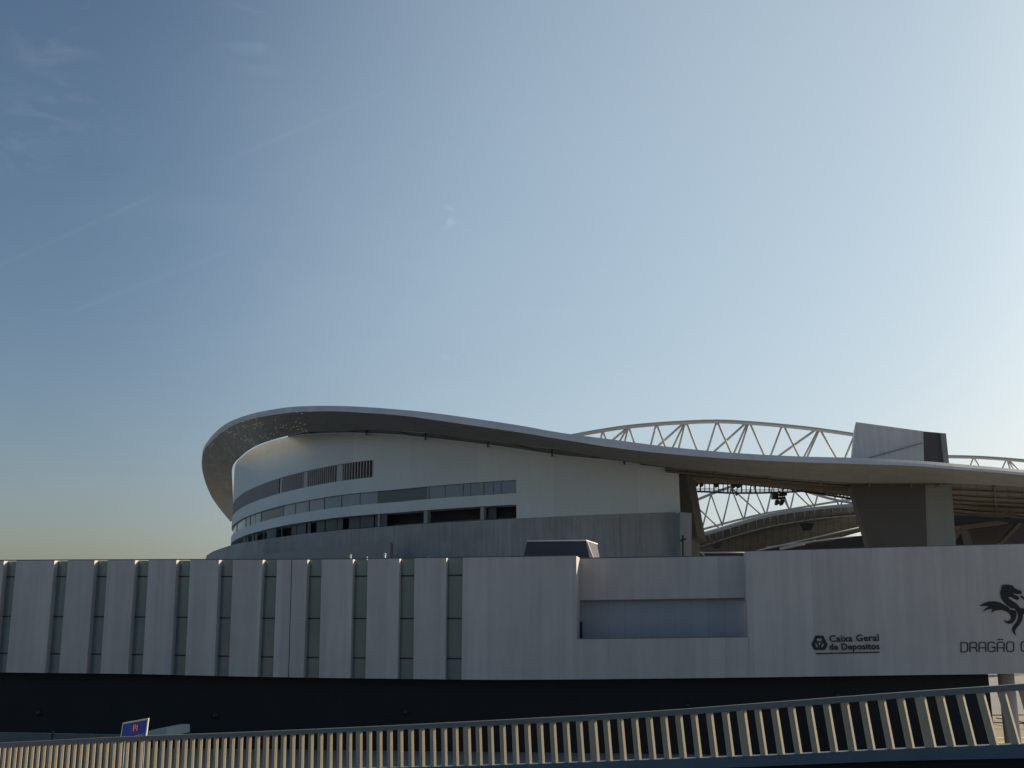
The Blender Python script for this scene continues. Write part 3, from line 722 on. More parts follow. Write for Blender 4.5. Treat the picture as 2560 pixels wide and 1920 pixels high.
# ------------------------------------------------------------------ concrete hall (front building)
hall = thing('sports_hall', at_fac(1280, 1862, 10).xy.to_3d(), 'long low grey concrete hall with glazed slots and dark ground floor before the stadium', 'building')
top_t = [(-400,1405),(0,1402),(160,1401),(420,1400),(790,1399),(1154,1394.3),(1441,1390),(1862,1379),(2150,1371),(2560,1360),(2900,1350)]
bot_t = [(-400,1675),(0,1681),(330,1685),(640,1692),(1154,1699),(1300,1699.5),(1600,1697),(1920,1693),(2300,1687.5),(2560,1684),(2900,1678)]
def ty(x): return smooth_interp(top_t, x)
def by(x): return smooth_interp(bot_t, x)
HU0 = at_fac(1280,1545).dot(FT)
def hu(p): return p.dot(FT)
ZT = {}
def colpt(xt, xb, yt, yb, off=0):     # edge from its top pixel to bottom pixel
    return at_fac(xt, yt, off), at_fac(xb, yb, off)
def panel(mb, e0, e1, n=4, depth=.7):
    """e = (x_top, x_bottom, y_top, y_bottom): concrete slab standing proud, with its own sides"""
    A, B = [], []
    for k in range(n+1):
        t = k/n; xt = e0[0]+(e1[0]-e0[0])*t; xb = e0[1]+(e1[1]-e0[1])*t
        yt = ty(xt) if e0[2] is None else e0[2]+(e1[2]-e0[2])*t; yb = by(xb) if e0[3] is None else e0[3]+(e1[3]-e0[3])*t
        A.append(at_fac(xt, yt)); B.append(at_fac(xb, yb))
    us = [hu(p) for p in B]; nv = 6; base = len(mb.v); m = n+1
    for j in range(nv+1):
        for a, b in zip(A, B): mb.v.append(a.lerp(b, j/nv))
    for j in range(nv):
        for k in range(n):
            i = base+j*m+k; h0 = A[k].z+(B[k].z-A[k].z)*j/nv; h1 = A[k].z+(B[k].z-A[k].z)*(j+1)/nv
            mb.f.append((i,i+1,i+1+m,i+m)); mb.uv.append([(us[k],h0),(us[k+1],h0),(us[k+1],h1),(us[k],h1)]); mb.sm.append(False)
    d = FN*depth
    for k in (0, n): mb.quad(A[k], B[k], B[k]+d, A[k]+d, [(us[k],A[k].z),(us[k],B[k].z),(us[k]+depth,B[k].z),(us[k]+depth,A[k].z)])
    for k in range(n):
        mb.quad(A[k], A[k+1], A[k+1]+d, A[k]+d); mb.quad(B[k], B[k+1], B[k+1]+d, B[k]+d)
    return A, B
def s1(x): return x/3.072
def s2(x): return 640+x/3.072
# panel left/right edges: (top-left, bottom-left, top-right, bottom-right)
PN = [(s1(126),s1(45),s1(418),s1(345)),(s1(522),s1(450),s1(726),s1(662)),(s1(828),s1(770),s1(1038),s1(980)),(s1(1142),s1(1092),s1(1355),s1(1310)),(s1(1462),s1(1420),s1(1682),s1(1645)),
      (s1(1790),s1(1755),s2(52),s2(10)),(s2(162),s2(130),s2(395),s2(365)),(s2(505),s2(483),s2(745),s2(722)),(s2(858),s2(840),s2(1102),s2(1086)),(s2(1218),s2(1207),s2(1462),s2(1453))]
PN = [(-240,-270,-100,-132),(-70,-100,s1(30),s1(-48))]+PN
PD = .62
for i, (a, b, c, d) in enumerate(PN):
    mb = MB(); panel(mb, (a,b,None,None), (c,d,None,None), 3, PD)
    o = mb.build('wall_panel', MAT['hall'], hall)
    if i == 8:
        j = MB(); j.prism([at_fac(s2(273),ty(s2(273))+1,-.02), at_fac(s2(277),ty(s2(277))+1,-.02), at_fac(s2(251),by(720)-.5,-.02), at_fac(s2(247),by(720)-.5,-.02)], FN*.05); j.build('panel_joint', MAT['mullion'], o)
# glazed slots between
edges = []
for (a, b, c, d), (a2, b2, c2, d2) in zip(PN, PN[1:]+[(s2(1588),s2(1578),0,0)]):
    edges.append((c, d, a2, b2))
for (a, b, c, d) in edges:
    mb = MB(); tp = 2.0
    A = [at_fac(x, ty(x)+tp, PD) for x in (a-8, c+8)]; B = [at_fac(x, by(x), PD) for x in (b-8, d+8)]
    mb.prism([A[0],A[1],B[1],B[0]], FN*.12); gl = mb.build('slot_window', MAT['hall_glass'], hall)
    for fy in (.135,.495,.825):
        mu = MB()
        L = at_fac(a-8, ty(a)+tp, PD).lerp(B[0], fy); Rr = at_fac(c+8, ty(c)+tp, PD).lerp(B[1], fy); off = -FN*.05
        mu.prism([L+off, Rr+off, Rr+off-Vector((0,0,.12)), L+off-Vector((0,0,.12))], FN*.04); mu.build('mullion', MAT['mullion'], gl)
    mid = at_fac(a+4, ty(a)+tp, PD-.05)
    vm = MB(); p0 = at_fac(a+ (4 if a > 0 else 5), ty(a)+tp, PD-.06); p1 = at_fac(b+(4 if b > 0 else 5), by(b), PD-.06)
mb = MB(); A = [at_fac(x, ty(x)+3, PD+.16) for x in (-400,0,400,800,1200)]; B = [at_fac(x, by(x)-.5, PD+.16) for x in (-400,0,400,800,1200)]
mb.loft(A, B, smooth=False); mb.build('inner_wall', MAT['interior'], hall)
# main wall right of the slots, with the terrace recess
def yrec_top(x): return 1397-(x-1450)*7/412
def yline(x): return 1502-(x-1452)*6.4/414
def ysill(x): return 1597.5-(x-1450)*5/422
mb = MB(); panel(mb, (s2(1588),s2(1578),None,None), (1441,1441,None,None), 8, 3.0)
panel(mb, (1441.01,1441,ysill(1441),None), (1873,1873,ysill(1873),None), 10, 3.0)
panel(mb, (1863,1873.01,None,None), (2900,2930,None,None), 24, 3.0)
main_wall = mb.build('wall', MAT['hall'], hall)
mb = MB(); RD = 2.8
def rect_fac(mb, x0, x1, ya, yb, off, th=.3, n=8):
    A = [at_fac(x0+(x1-x0)*k/n, ya(x0+(x1-x0)*k/n), off) for k in range(n+1)]; B = [at_fac(x0+(x1-x0)*k/n, yb(x0+(x1-x0)*k/n), off) for k in range(n+1)]
    us = [hu(p) for p in A]
    mb.loft(A, B, us, A[0].z, B[0].z, smooth=False)
    d = FN*th
    mb.loft(B, [p+d for p in B]); mb.loft(A, [p+d for p in A])
rect_fac(mb, 1442, 1880, yrec_top, yline, RD, 1.2)
mb.build('upper_recess_wall', MAT['hall'], hall)
mb = MB(); rect_fac(mb, 1436, 1890, lambda x: yline(x)-6, lambda x: ysill(x)+12, RD+.7, .3)
mb.build('terrace_glazing', mat('terrace_panel', (.30,.33,.37), .4, spec=.4, var=.08, scale=.3, coords='UV', extra=joints(1.45,.03,.3)), hall)
mb = MB(); rect_fac(mb, 1450, 1873, lambda x: yline(x)-1.2, lambda x: yline(x)+.8, RD-.05, .3); 
rect_fac(mb, 1449, 1870, lambda x: ysill(x)-.8, lambda x: ysill(x)+.4, -.03, .2)
mb.build('recess_line', MAT['hall_trim'], hall)
# low dark block on the terrace's left jamb
mb = MB(); mb.prism([at_fac(x, y, RD-.2) for x, y in ((1450,1554),(1454,1554),(1454,1600),(1450,1600))], FN*.8); mb.build('jamb_post', MAT['mullion'], hall)
# coping line and roof slab
mb = MB()
pts = [at_fac(x, ty(x), .1) for x in range(-240, 1441, 40)]+[at_fac(1440.5, ty(1440.5), .1)]
mb.loft([p+Vector((0,0,.09)) for p in pts], [p+Vector((0,0,-.0)) for p in pts], smooth=False)
mb.loft([p+Vector((0,0,.09)) for p in pts], [p+Vector((0,0,.09))+FN*.06 for p in pts], smooth=False)
pts = [at_fac(x, ty(x), .1) for x in range(1865, 2900, 40)]
mb.loft([p+Vector((0,0,.06)) for p in pts], pts, smooth=False); mb.loft([p+Vector((0,0,.06)) for p in pts], [p+Vector((0,0,.06))+FN*2 for p in pts], smooth=False)
pts = [at_fac(x, yrec_top(x), RD+.05) for x in range(1446, 1866, 40)]+[at_fac(1864, yrec_top(1864), RD+.05)]
mb.loft([p+Vector((0,0,.10)) for p in pts], pts, smooth=False); mb.loft([p+Vector((0,0,.10)) for p in pts], [p+Vector((0,0,.10))+FN*1 for p in pts], smooth=False)
mb.build('coping', MAT['hall_trim'], hall)
# roof and floor slabs of the body (35 m deep)
mb = MB()
zr = min(at_fac(x, yrec_top(x), RD).z for x in (1450,1860))-.5
a, b = at_fac(-400,1600,PD+.3), at_fac(2900,1600,PD+.3)
def flat(z, o0, o1, th):
    p, q = Vector((a.x,a.y,z))+FN*o0, Vector((b.x,b.y,z))+FN*o0
    mb.prism([p, q, q+FN*(o1-o0), p+FN*(o1-o0)], (0,0,th))
flat(zr-.4, 4.2, 34, .35)
zb = [at_fac(x, by(x)).z for x in (0,1154,2560)]
flat(min(zb)+.55, 0, 34, .35)
mb.build('slab', MAT['hall_side'], hall)
mb = MB()
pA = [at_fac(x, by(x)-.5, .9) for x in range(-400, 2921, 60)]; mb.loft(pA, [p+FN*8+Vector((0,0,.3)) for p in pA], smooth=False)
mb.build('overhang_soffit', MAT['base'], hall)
# dark ground floor, set back under the overhang, ending before the open undercroft
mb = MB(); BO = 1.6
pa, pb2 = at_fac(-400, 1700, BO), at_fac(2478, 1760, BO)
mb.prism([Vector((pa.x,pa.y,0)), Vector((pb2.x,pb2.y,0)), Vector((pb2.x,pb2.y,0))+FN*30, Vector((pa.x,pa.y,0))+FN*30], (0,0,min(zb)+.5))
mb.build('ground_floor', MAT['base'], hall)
mb = MB(); c0 = at_fac(2521, 1750, 3.0); mb.tube((c0.x,c0.y,0),(c0.x,c0.y,min(zb)+.6), .62, 24); mb.build('column', MAT['hall_side'], hall)
# rooflight
sk = MB()
q = [at_fac(x, y, 9) for x, y in ((1318,1353),(1465,1351),(1474,1400),(1307,1400))]
sk.prism(q, FN*5+FT*.6)
sky_l = sk.build('rooflight', MAT['navy'], hall)
m_ = MB(); m_.prism([at_fac(x, y, 8.9) for x, y in ((1317,1351.6),(1466,1349.6),(1466.5,1352),(1317.5,1353.6))], FN*5.3+FT*.6); m_.build('rooflight_rim', MAT['white'], sky_l)
m_ = MB(); m_.prism([at_fac(x, y, 9.2) for x, y in ((1466,1351),(1468.5,1354),(1486,1400),(1475,1400))], FN*.5); m_.build('rooflight_end_wall', MAT['hall_side'], sky_l)

# roof vents (sunlit cowls)
for x, y, hpx, lab in ((876,1390,8,'small pale roof cowl on the hall roof, leftmost of the row'),(917.5,1393.5,5,'tiny pale roof vent between two cowls on the hall roof'),(962,1387,9,'largest pale roof cowl, with bluish side, right of the tiny vent'),(1071,1393,3,'low flat vent on hall roof nearest the rooflight')):
    base = at_fac(x, y+hpx*.6, 5.5); s = hpx*.036; m_ = MB()
    m_.tube(base-Vector((0,0,.8)), base+Vector((0,0,s*.7)), s*.32, 10, s*.28); m_.tube(base+Vector((0,0,s*.7)), base+Vector((0,0,s*1.1)), s*.55, 12, s*.2)
    tag(m_.build('roof_vent', MAT['white']), lab, 'vent', 'vents on the hall roof')
# faint round lamps on the dark ground floor
for x, y, lab in ((98,1782,'dim wall lamp on the dark ground floor at far left'),(539,1789,'dim wall lamp on dark ground floor right of the blue sign'),(1014,1780,'dim wall lamp on dark ground floor below the last glazed slots'),(1719,1763,'dim wall lamp on dark ground floor under the terrace recess'),(2094,1738,'dim wall lamp on dark ground floor below the bank sign')):
    c = at_fac(x, y, BO-.02); m_ = MB(); m_.tube(c, c-FN*.18, .30, 14, .2)
    m_.tube(c-FN*.18, c-FN*.26, .2, 14, .08); tag(m_.build('wall_lamp', mat('lamp_glass', (.05,.055,.055), .5)), lab, 'lamp', 'wall lamps on the ground floor')

# ------------------------------------------------------------------ signs on the hall
def text_mesh(body, name, m, parent, p0, p1, height_px, bold=0.0, spacing=1.0, font_scale=None, target_w=None):
    """text standing on the facade between two pixels on its baseline"""
    cu = bpy.data.curves.new(name, 'FONT'); cu.body = body; cu.extrude = .05; cu.offset = bold; cu.space_character = spacing; cu.resolution_u = 3
    o = bpy.data.objects.new(name, cu); C.objects.link(o); bpy.context.view_layer.update()
    dg = bpy.context.evaluated_depsgraph_get(); me = bpy.data.meshes.new_from_object(o.evaluated_get(dg)); bpy.data.objects.remove(o)
    xs = [v.co.x for v in me.vertices]; ys = [v.co.y for v in me.vertices]; x0, x1 = min(xs), max(xs)
    a, b = at_fac(*p0, -.05), at_fac(*p1, -.05); ex = (b-a); wlen = ex.length; ex.normalize()
    hh = height_px*FD/FPX; cap_h = .70
    off = OFF[parent.name]
    for v in me.vertices:
        u = (v.co.x-x0)/(x1-x0)*wlen; h = v.co.y/cap_h*hh; d = -v.co.z
        v.co = a+ex*u+Vector((0,0,h))+FN*d-off
    me.materials.clear(); me.materials.append(m)
    o = bpy.data.objects.new(name, me); C.objects.link(o); o.parent = parent; OFF[o.name] = off; return o
def s4(x, y): return (1920+x/3.072, 1380+y/3.072)
bank = thing('wall_sign', at_fac(*s4(600,700)), 'black bank sign with knot emblem, two lines of text and underline on the concrete wall', 'sign')
text_mesh('Caixa Geral', 'lettering', MAT['sign_black'], bank, s4(474,690), s4(852,682), 15.2, .010, 1.06)
text_mesh('de Depositos', 'lettering', MAT['sign_black'], bank, s4(474,752), s4(857,746), 14.5, .012, 1.03)
m_ = MB(); m_.prism([at_fac(*s4(x,y),-.06) for x, y in ((370,776),(857,765),(857,774),(370,785))], FN*.05); m_.build('underline', MAT['sign_black'], bank)
# knot emblem: three interlaced loops drawn as a band with openings
em = MB()
def ringpoly(mb, outer, inner, off=-.06, th=.05):
    n = len(outer)
    for k in range(n):
        l_ = (k+1) % n; mb.prism([at_fac(*s4(*outer[k]),off), at_fac(*s4(*outer[l_]),off), at_fac(*s4(*inner[l_]),off), at_fac(*s4(*inner[k]),off)], FN*th)
def loop(cx, cy, rx, ry, w_, rot, n=20):
    o_, i_ = [], []
    for k in range(n):
        t = 2*math.pi*k/n; r1 = 1.0
        x, y = rx*math.cos(t), ry*math.sin(t); xi, yi = (rx-w_)*math.cos(t), (ry-w_)*math.sin(t)
        c_, s_ = math.cos(rot), math.sin(rot)
        o_.append((cx+x*c_-y*s_, cy+x*s_+y*c_)); i_.append((cx+xi*c_-yi*s_, cy+xi*s_+yi*c_))
    return o_, i_
hexo = [(365,642),(425,642),(458,712),(438,752),(356,752),(333,712)]; hexi = [(375,664),(414,664),(430,706),(420,733),(373,733),(360,706)]
ringpoly(em, hexo, hexi, -.05)
for k, (cx, cy, r) in enumerate(((394,672,30),(368,720,30),(424,720,30))):
    o_, i_ = loop(cx, cy, 31, 25, 11, (0, math.radians(60), math.radians(-60))[k]); ringpoly(em, o_, i_, -.06-.004*k, .05)
em.build('emblem', MAT['sign_black'], bank)

club = thing('wall_sign', at_fac(*s4(1850,560)), 'black dragon emblem above thin outlined letters at right edge of concrete wall', 'sign')
def s6(x, y): return (2000+x/3.95, 1420+y/3.95)      # from the enlarged crop
def shape(mb, pts, off=-.06):
    mb.prism([at_fac(*s6(x, y), off) for x, y in pts], FN*.05)
dg_ = MB()
# head with crest and open jaw
shape(dg_, [(2110,335),(2060,300),(2012,300),(1988,285),(1976,250),(1981,222),(1996,196),(1982,196),(1992,184),(2006,186),(1982,170),(2010,176),(1998,162),(2026,168),(2034,160),(2050,166),(2066,163),(2078,172),(2094,168),(2108,182),(2120,198),(2150,214),(2178,222),(2190,236),(2186,262),(2174,252),(2150,262),(2118,250),(2104,256),(2128,268),(2160,284),(2166,302),(2150,318),(2120,306),(2090,290),(2064,284),(2056,292)])
# neck down to the chest
shape(dg_, [(1978,255),(2058,292),(2068,306),(2092,322),(2130,345),(2158,370),(2172,400),(2192,432),(2200,470),(2150,440),(2120,400),(2090,400),(2050,372),(2024,350),(1998,318),(1984,288)], -.065)
# wing to the left
shape(dg_, [(2088,420),(2056,386),(2010,358),(1968,338),(1916,328),(1862,332),(1820,345),(1776,374),(1800,376),(1836,374),(1866,380),(1836,398),(1806,428),(1846,412),(1886,402),(1902,408),(1890,442),(1916,426),(1950,416),(1990,414),(2030,424),(2062,444),(2080,470),(2090,500)], -.07)
# body curl, lower left
shape(dg_, [(2090,410),(2130,420),(2140,450),(2134,490),(2118,525),(2092,548),(2062,552),(2034,540),(2012,516),(2038,524),(2062,522),(2082,508),(2088,485),(2086,455)], -.075)
# tail, lower right
shape(dg_, [(2140,415),(2165,420),(2192,440),(2202,480),(2192,520),(2168,560),(2142,590),(2126,615),(2124,640),(2136,668),(2112,648),(2098,622),(2096,594),(2112,566),(2138,534),(2154,500),(2156,465)], -.08)
# part of the second wing / chest at the very edge
shape(dg_, [(2172,280),(2190,272),(2216,290),(2236,300),(2236,325),(2205,305)], -.085)
shape(dg_, [(2160,385),(2190,400),(2225,396),(2260,380),(2250,430),(2215,450),(2195,470),(2180,440)], -.09)
dg_.build('dragon_emblem', MAT['sign_black'], club)
# thin square-cornered letters, each stroke a bar: D R A G Ã O C
def stroke(mb, pts, wpx=5.0, closed=False):
    """pts in s4 units, drawn as a flat band"""
    P = [at_fac(*s4(x, y), -.055) for x, y in pts]
    if closed: P.append(P[0])
    for a_, b_ in zip(P, P[1:]):
        t = (b_-a_).normalized(); nrm = t.cross(FN).normalized()*(wpx*.5/3.072*FD/FPX); e_ = t*(wpx*.35/3.072*FD/FPX)
        mb.prism([a_-e_+nrm, b_+e_+nrm, b_+e_-nrm, a_-e_-nrm], FN*.05)
def slope(x): return -(x-1480)*.012
def LTR(*strokes):
    lt = MB()
    for s_ in strokes:
        c_ = len(s_) == 2 and s_[1] is True; p_ = s_[0] if c_ else s_
        stroke(lt, [(x, y+slope(x)) for x, y in p_], 6.2, c_)
    lt.build('letter', MAT['sign_black'], club)
LTR(([(1483,696),(1483,768),(1522,768),(1534,754),(1534,708),(1522,696)], True))
LTR([(1552,766),(1552,706),(1562,696),(1594,696),(1603,706),(1603,727),(1596,735),(1560,735)], [(1588,736),(1603,750),(1605,766)])
LTR([(1622,768),(1622,706),(1632,696),(1664,696),(1674,706),(1674,768)], [(1622,738),(1673,738),(1674,738.1)])
LTR([(1742,706),(1732,696),(1702,696),(1692,706),(1692,756),(1702,768),(1734,768),(1744,758),(1744,734),(1718,734)])
LTR([(1762,768),(1762,706),(1772,696),(1804,696),(1814,706),(1814,768)], [(1762,740),(1813,740),(1814,740.1)], [(1770,676),(1800,676),(1806,676)])
LTR(([(1834,706),(1834,756),(1844,768),(1878,768),(1888,757),(1888,706),(1878,696),(1844,696)], True))
LTR([(1996,706),(1986,696),(1956,696),(1946,706),(1946,756),(1956,768),(1988,768),(1998,758)])


# ------------------------------------------------------------------ low wall, blue parking sign, pale panel behind the fence
mb = MB(); YW = 80
a, b = at_plane(-300, 1826, YW), at_plane(330, 1838, YW)
mb.prism([(a.x,a.y,0),(b.x,b.y,0),(b.x,b.y,b.z),(a.x,a.y,a.z)], (0,.4,0))
tag(mb.build('low_wall', mat('low_wall_paint', (.115,.135,.135), .8, var=.15)), 'low grey-green wall beyond the fence at the left edge', 'wall')
mb = MB(); p = at_plane(132, 1832, 79); mb.tube((p.x,p.y,0),(p.x,p.y,p.z+.1), .1, 8); mb.box((p.x,p.y,0), .4, .4, .1)
tag(mb.build('wall_post', MAT['mullion']), 'thin dark post in front of the low grey-green wall', 'post')
YS = 66
sp_ = at_plane(330, 1838, YS)
psign = thing('parking_sign', (sp_.x, sp_.y, 0), 'blue parking sign with red and white P1 mark rising above the fence', 'sign')
def sg(x, y, Y=YS): return at_plane(220+x/7.373, 1740+y/7.373, Y)
mb = MB(); mb.prism([sg(640,505,YS+.02), sg(1090,430,YS+.02), sg(1050,770,YS+.02), sg(600,790,YS+.02)], (0,.1,0)); face = mb.build('sign_face', MAT['blue'], psign)
mb = MB(); mb.prism([sg(642,492,YS-.02), sg(1116,408,YS-.02), sg(1112,436,YS-.02), sg(648,520,YS-.02)], (0,.16,0)); mb.prism([sg(1092,430,YS-.02), sg(1112,430,YS-.02), sg(1066,780,YS-.02), sg(1046,780,YS-.02)], (0,.16,0)); mb.prism([sg(636,500,YS-.02), sg(650,500,YS-.02), sg(606,790,YS-.02), sg(590,790,YS-.02)], (0,.16,0)); mb.build('sign_border', MAT['ivory'], psign)
mb = MB(); mb.prism([sg(x,y,YS-.03) for x, y in ((820,540),(860,512),(915,510),(928,530),(915,640),(870,668),(820,665),(800,640))], (0,.04,0)); mb.build('red_mark', MAT['red'], face)
mb = MB()
def sgs(pts, wd=11, Y=YS-.07):
    for (x0,y0),(x1,y1) in zip(pts, pts[1:]):
        L = math.hypot(x1-x0, y1-y0); nx, ny = -(y1-y0)/L*wd/2, (x1-x0)/L*wd/2
        mb.prism([sg(x0+nx,y0+ny,Y), sg(x1+nx,y1+ny,Y), sg(x1-nx,y1-ny,Y), sg(x0-nx,y0-ny,Y)], (0,.03,0))
sgs([(832,650),(846,545),(872,532),(884,548),(878,580),(862,596),(840,600)]); sgs([(898,640),(912,535)])
mb.build('mark_lettering', MAT['white'], face)
mb = MB(); mb.prism([sg(840,740,YS-.03), sg(1030,690,YS-.03), sg(1030,698,YS-.03), sg(840,748,YS-.03)], (0,.03,0)); mb.build('stripe', MAT['ivory'], face)
mb = MB()
for x in (660, 1030): q = sg(x, 770, YS+.1); mb = MB(); mb.tube((q.x,q.y+.1,0),(q.x,q.y+.1,q.z), .05, 8); mb.build('leg', MAT['rail'], psign)
mb = MB(); mb.prism([at_plane(220+x/7.373,1740+y/7.373,77) for x, y in ((1060,660),(1180,625),(1300,606),(1450,608),(1450,760),(1050,780))], (.6,3.4,0))
tag(mb.build('site_cabin', mat('pale_cabin', (.30,.37,.37), .6, var=.05)), 'pale grey-green cabin roof showing beside the blue sign', 'cabin')

# ------------------------------------------------------------------ ramp road and fence
# post positions k=0..8 -> source px; projective fit solved by hand-rolled least squares
px = [120,285,459,658,887,1161,1479,1856,2301]
def fit(px):
    # x = (a+b k)/(1+c k)  ->  a + b k - c k x = x
    rows = [((1.0, float(k), -k*x), x) for k, x in enumerate(px)]
    A = [[sum(r[0][i]*r[0][j] for r in rows) for j in range(3)]+[sum(r[0][i]*r[1] for r in rows)] for i in range(3)]
    for i in range(3):
        p = A[i][i]
        for j in range(i, 4): A[i][j] /= p
        for k in range(3):
            if k != i:
                f = A[k][i]
                for j in range(i, 4): A[k][j] -= f*A[i][j]
    return [A[i][3] for i in range(3)]
fa, fb_, fc = fit([p-1280 for p in px])
KK = FPX*math.cos(PITCH)+840*math.sin(PITCH)
Z_at8 = 21.3
Z0 = Z_at8/(1+8*fc)
def fence_xy(k): Z = Z0*(1+fc*k); return Vector(((fa+fb_*k)/KK*Z0, Z, 0))
f_dir = (fence_xy(8)-fence_xy(0)).normalized(); f_nrm = Vector((-f_dir.y, f_dir.x, 0))      # points away from camera
plen = (fence_xy(1)-fence_xy(0)).length
print('fence c', fc, 'Z0', Z0, 'panel length', plen, 'dir', f_dir)
rail_top = [(0,1857),(130,1850.5),(303,1842),(640,1829),(959,1814.6),(1280,1798),(1599,1780),(1920,1756),(2239,1731.6),(2560,1709),(2750,1694)]
rail_bot = [(0,1868),(130,1861),(640,1840),(959,1826),(1280,1811),(1599,1794),(1920,1771.5),(2239,1746.5),(2560,1725.5),(2750,1712)]
bar_bot = [(0,1946),(640,1927.5),(959,1918.7),(1280,1910.6),(1599,1899),(1920,1887),(2239,1871.5),(2560,1858.5),(2750,1850)]
beam_bot = [(0,1966),(640,1949),(1280,1935),(1599,1926),(1920,1914),(2239,1901),(2560,1894),(2750,1888)]
leanT = [(0,0),(600,.01),(900,.02),(1280,.035),(1480,.055),(1860,.085),(1950,.10),(2130,.105),(2300,.13),(2450,.17),(2600,.19)]
def px_of(p):
    d = p-E; z = d.dot(Fw); return 1280+FPX*d.dot(Rt)/z, 960-FPX*d.dot(Up)/z
def fence_z(k, tab):
    """height of the line 'tab' at fence parameter k"""
    b = fence_xy(k); z = 8.0
    for _ in range(6):
        X, Y_ = px_of(Vector((b.x, b.y, z))); want = smooth_interp(tab, X)
        _, y2 = px_of(Vector((b.x, b.y, z+.1))); z += .1*(want-Y_)/(y2-Y_)
    return z
b8 = fence_xy(8)
fence = thing('roadside_fence', (fence_xy(4).x, fence_xy(4).y, fence_z(4, beam_bot)), 'long tan slatted roadside fence with grey top rail crossing the bottom of the view', 'fence')
def along(tab, off, k0=-1.6, k1=9.6, n=56): return [Vector((fence_xy(k0+(k1-k0)*i/n).x, fence_xy(k0+(k1-k0)*i/n).y, fence_z(k0+(k1-k0)*i/n, tab)))+f_nrm*off for i in range(n+1)]
def rail(name, tt, tb, o0, o1, m):
    mb = MB(); A, B, A2, B2 = along(tt, o0), along(tb, o0), along(tt, o1), along(tb, o1)
    for P, Q in ((A,B),(A2,B2),(A,A2),(B,B2)): mb.loft(P, Q, smooth=False)
    mb.quad(A[0],B[0],B2[0],A2[0]); mb.quad(A[-1],B[-1],B2[-1],A2[-1])
    return mb.build(name, m, fence)
rail('top_rail', rail_top, rail_bot, -.07, .12, MAT['rail'])
rail('bottom_rail', bar_bot, beam_bot, -.12, .14, MAT['beam'])
BW, BD = .138, .115
SA = Vector((.67,-.742,0)).normalized(); SB = Vector((-SA.y, SA.x, 0))
k = -16
while k <= 96:
    kk = k/10; c = fence_xy(kk); zt = fence_z(kk, rail_bot); zb_ = fence_z(kk, bar_bot)
    X, _ = px_of(Vector((c.x, c.y, (zt+zb_)/2))); ispost = (k % 10 == 0)
    hpx = smooth_interp(bar_bot, X)-smooth_interp(rail_bot, X)
    ln = interp(leanT, X)*(zt-zb_)                             # sideways run, metres
    # convert: run along the fence that shifts the picture by lean*height
    dk = .02; x2, _ = px_of(Vector((fence_xy(kk+dk).x, fence_xy(kk+dk).y, (zt+zb_)/2))); sc = (x2-X)/(plen*dk)
    ln = interp(leanT, X)*hpx/sc
    w_ = BW*(1.45 if ispost else random.uniform(.92,1.08)); d_ = BD*(1.05 if ispost else 1)
    mb = MB(); tcn = c-f_dir*ln/2; bcn = c+f_dir*ln/2
    cc = ((-.5,-.36),(-.36,-.5),(.36,-.5),(.5,-.36),(.5,.36),(.36,.5),(-.36,.5),(-.5,.36))      # softened edges
    def ring_(cn, z): return [Vector((cn.x, cn.y, z))+SA*(p_*w_)+SB*(q_*d_) for p_, q_ in cc]
    T_, B_ = ring_(tcn, zt+.03), ring_(bcn, zb_-.02); nn = 8; mb.v += T_+B_
    for i in range(nn): j = (i+1) % nn; mb.f.append((nn+i, nn+j, j, i)); mb.uv.append(None); mb.sm.append(False)
    mb.build('post' if ispost else 'slat', MAT['post'] if ispost else MAT['slat'], fence)
    k += 1
# parapet coloured near-black for the shadowed gap under the rail; sloping road
para = MB()
A = along(beam_bot, -.02); A2 = along(beam_bot, .25)
kb = [p-Vector((0,0,.55)) for p in A]; kb2 = [Vector((p.x,p.y,-.2)) for p in A2]
para.loft(A, kb, smooth=False); para.loft(A2, kb2, smooth=False); para.loft([p-Vector((0,0,.004)) for p in A], [p-Vector((0,0,.004)) for p in A2], smooth=False)
tag(para.build('parapet', MAT['kerbdark']), 'parapet blackened for shade below the bottom rail of the roadside fence', 'parapet')
mb = MB(); near = [p-f_nrm*30 for p in kb]
near = [Vector((p.x, p.y, p.z)) for p in near]
mb.loft(kb, near, smooth=False); tag(mb.build('road', MAT['asphalt']), kind='structure')

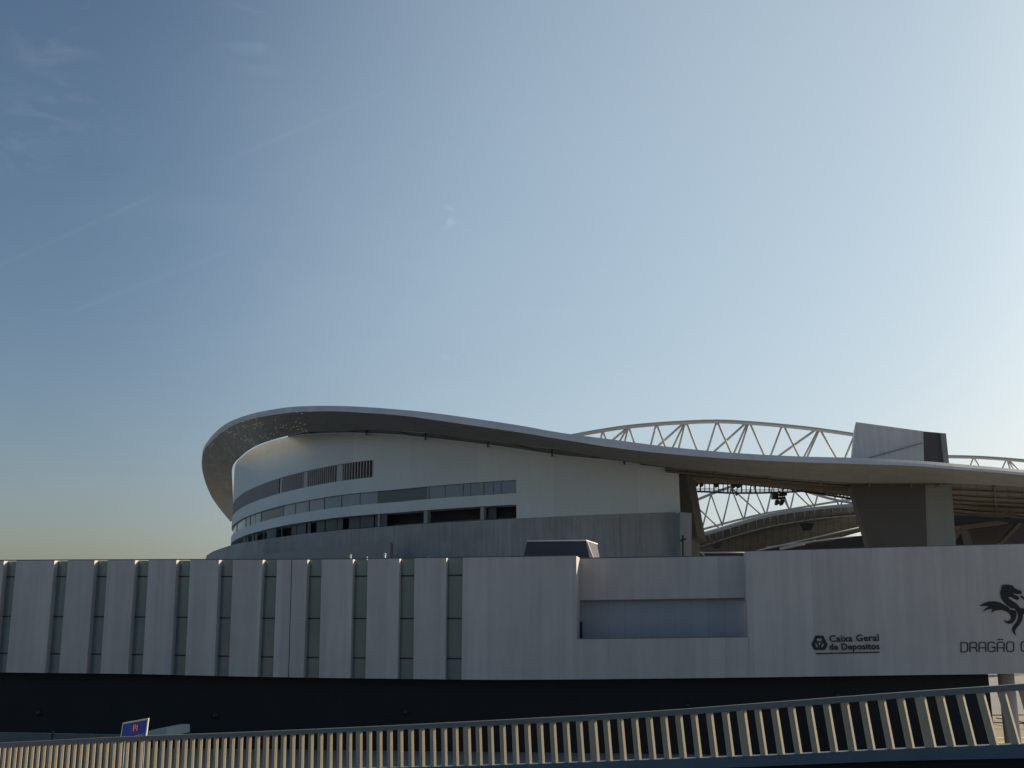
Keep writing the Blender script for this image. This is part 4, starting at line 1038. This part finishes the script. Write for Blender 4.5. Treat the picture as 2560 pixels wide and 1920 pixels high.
# sunlit road beyond the undercroft
mb = MB()
mb.quad(*[at_height(x, y, -EYE+.006) for x, y in ((2440,1860),(2900,1850),(2800,1780),(2460,1786))])
tag(mb.build('side_road', MAT['sand']), kind='structure')
mb = MB()
for y0, y1 in ((1843,1845.5),(1854,1857)):
    mb.quad(*[at_height(x, y, -EYE+.012) for x, y in ((2470,y1),(2700,y1-1),(2700,y0-1),(2470,y0))])
tag(mb.build('road_marking', mat('yellow_line', (.65,.50,.12), .8)), kind='structure')
mb = MB(); 
for x0,y0,x1,y1 in ((2475,1806,2600,1810),(2490,1795,2560,1806),(2475,1788,2600,1787)):
    mb.tube(at_height(x0,y0,-EYE+.5), at_height(x1,y1,-EYE+.5), .06, 6)
for x in (2480,2520,2560): 
    p = at_height(x, 1808, -EYE+.5); mb.tube((p.x,p.y,0), p, .05, 6)
tag(mb.build('handrail', MAT['mullion']), 'thin dark handrails on the sunlit road under the hall at right', 'handrail')

# ------------------------------------------------------------------ town behind the viewer (mirrored faintly in the glazed slots)
random.seed(3)
for i in range(16):
    x = -150+i*20+random.uniform(-6,6); y = -random.uniform(60,110); wd = random.uniform(10,18); dp = 10; h = random.uniform(2.6,5.2)
    hs_ = thing('house', (x,y,0), 'house behind the viewer, seen only as a faint reflection in the glazed slots', 'house', 'houses of the town behind the viewer')
    mb = MB(); mb.box((x,y,0), wd, dp, h); mb.build('wall', MAT['brick'] if i % 2 else MAT['housewhite'], hs_)
    mb = MB(); e_ = .5
    a_ = [(x-wd/2-e_,y-dp/2-e_,h+.01),(x+wd/2+e_,y-dp/2-e_,h+.01),(x+wd/2+e_,y+dp/2+e_,h+.01),(x-wd/2-e_,y+dp/2+e_,h+.01)]; r0, r1 = (x-wd/2,y,h+2.2),(x+wd/2,y,h+2.2)
    mb.poly([a_[0],a_[1],r1,r0]); mb.poly([a_[2],a_[3],r0,r1]); mb.tri(a_[3],a_[0],r0); mb.tri(a_[1],a_[2],r1); mb.poly(a_[::-1]); mb.build('roof', MAT['tile'], hs_)
    for q_ in range(3):
        mb = MB(); mb.box((x-wd/3+q_*wd/3, y+dp/2+.04, h*.45), 1.2, .06, 1.6); mb.build('window', MAT['mullion'], hs_)
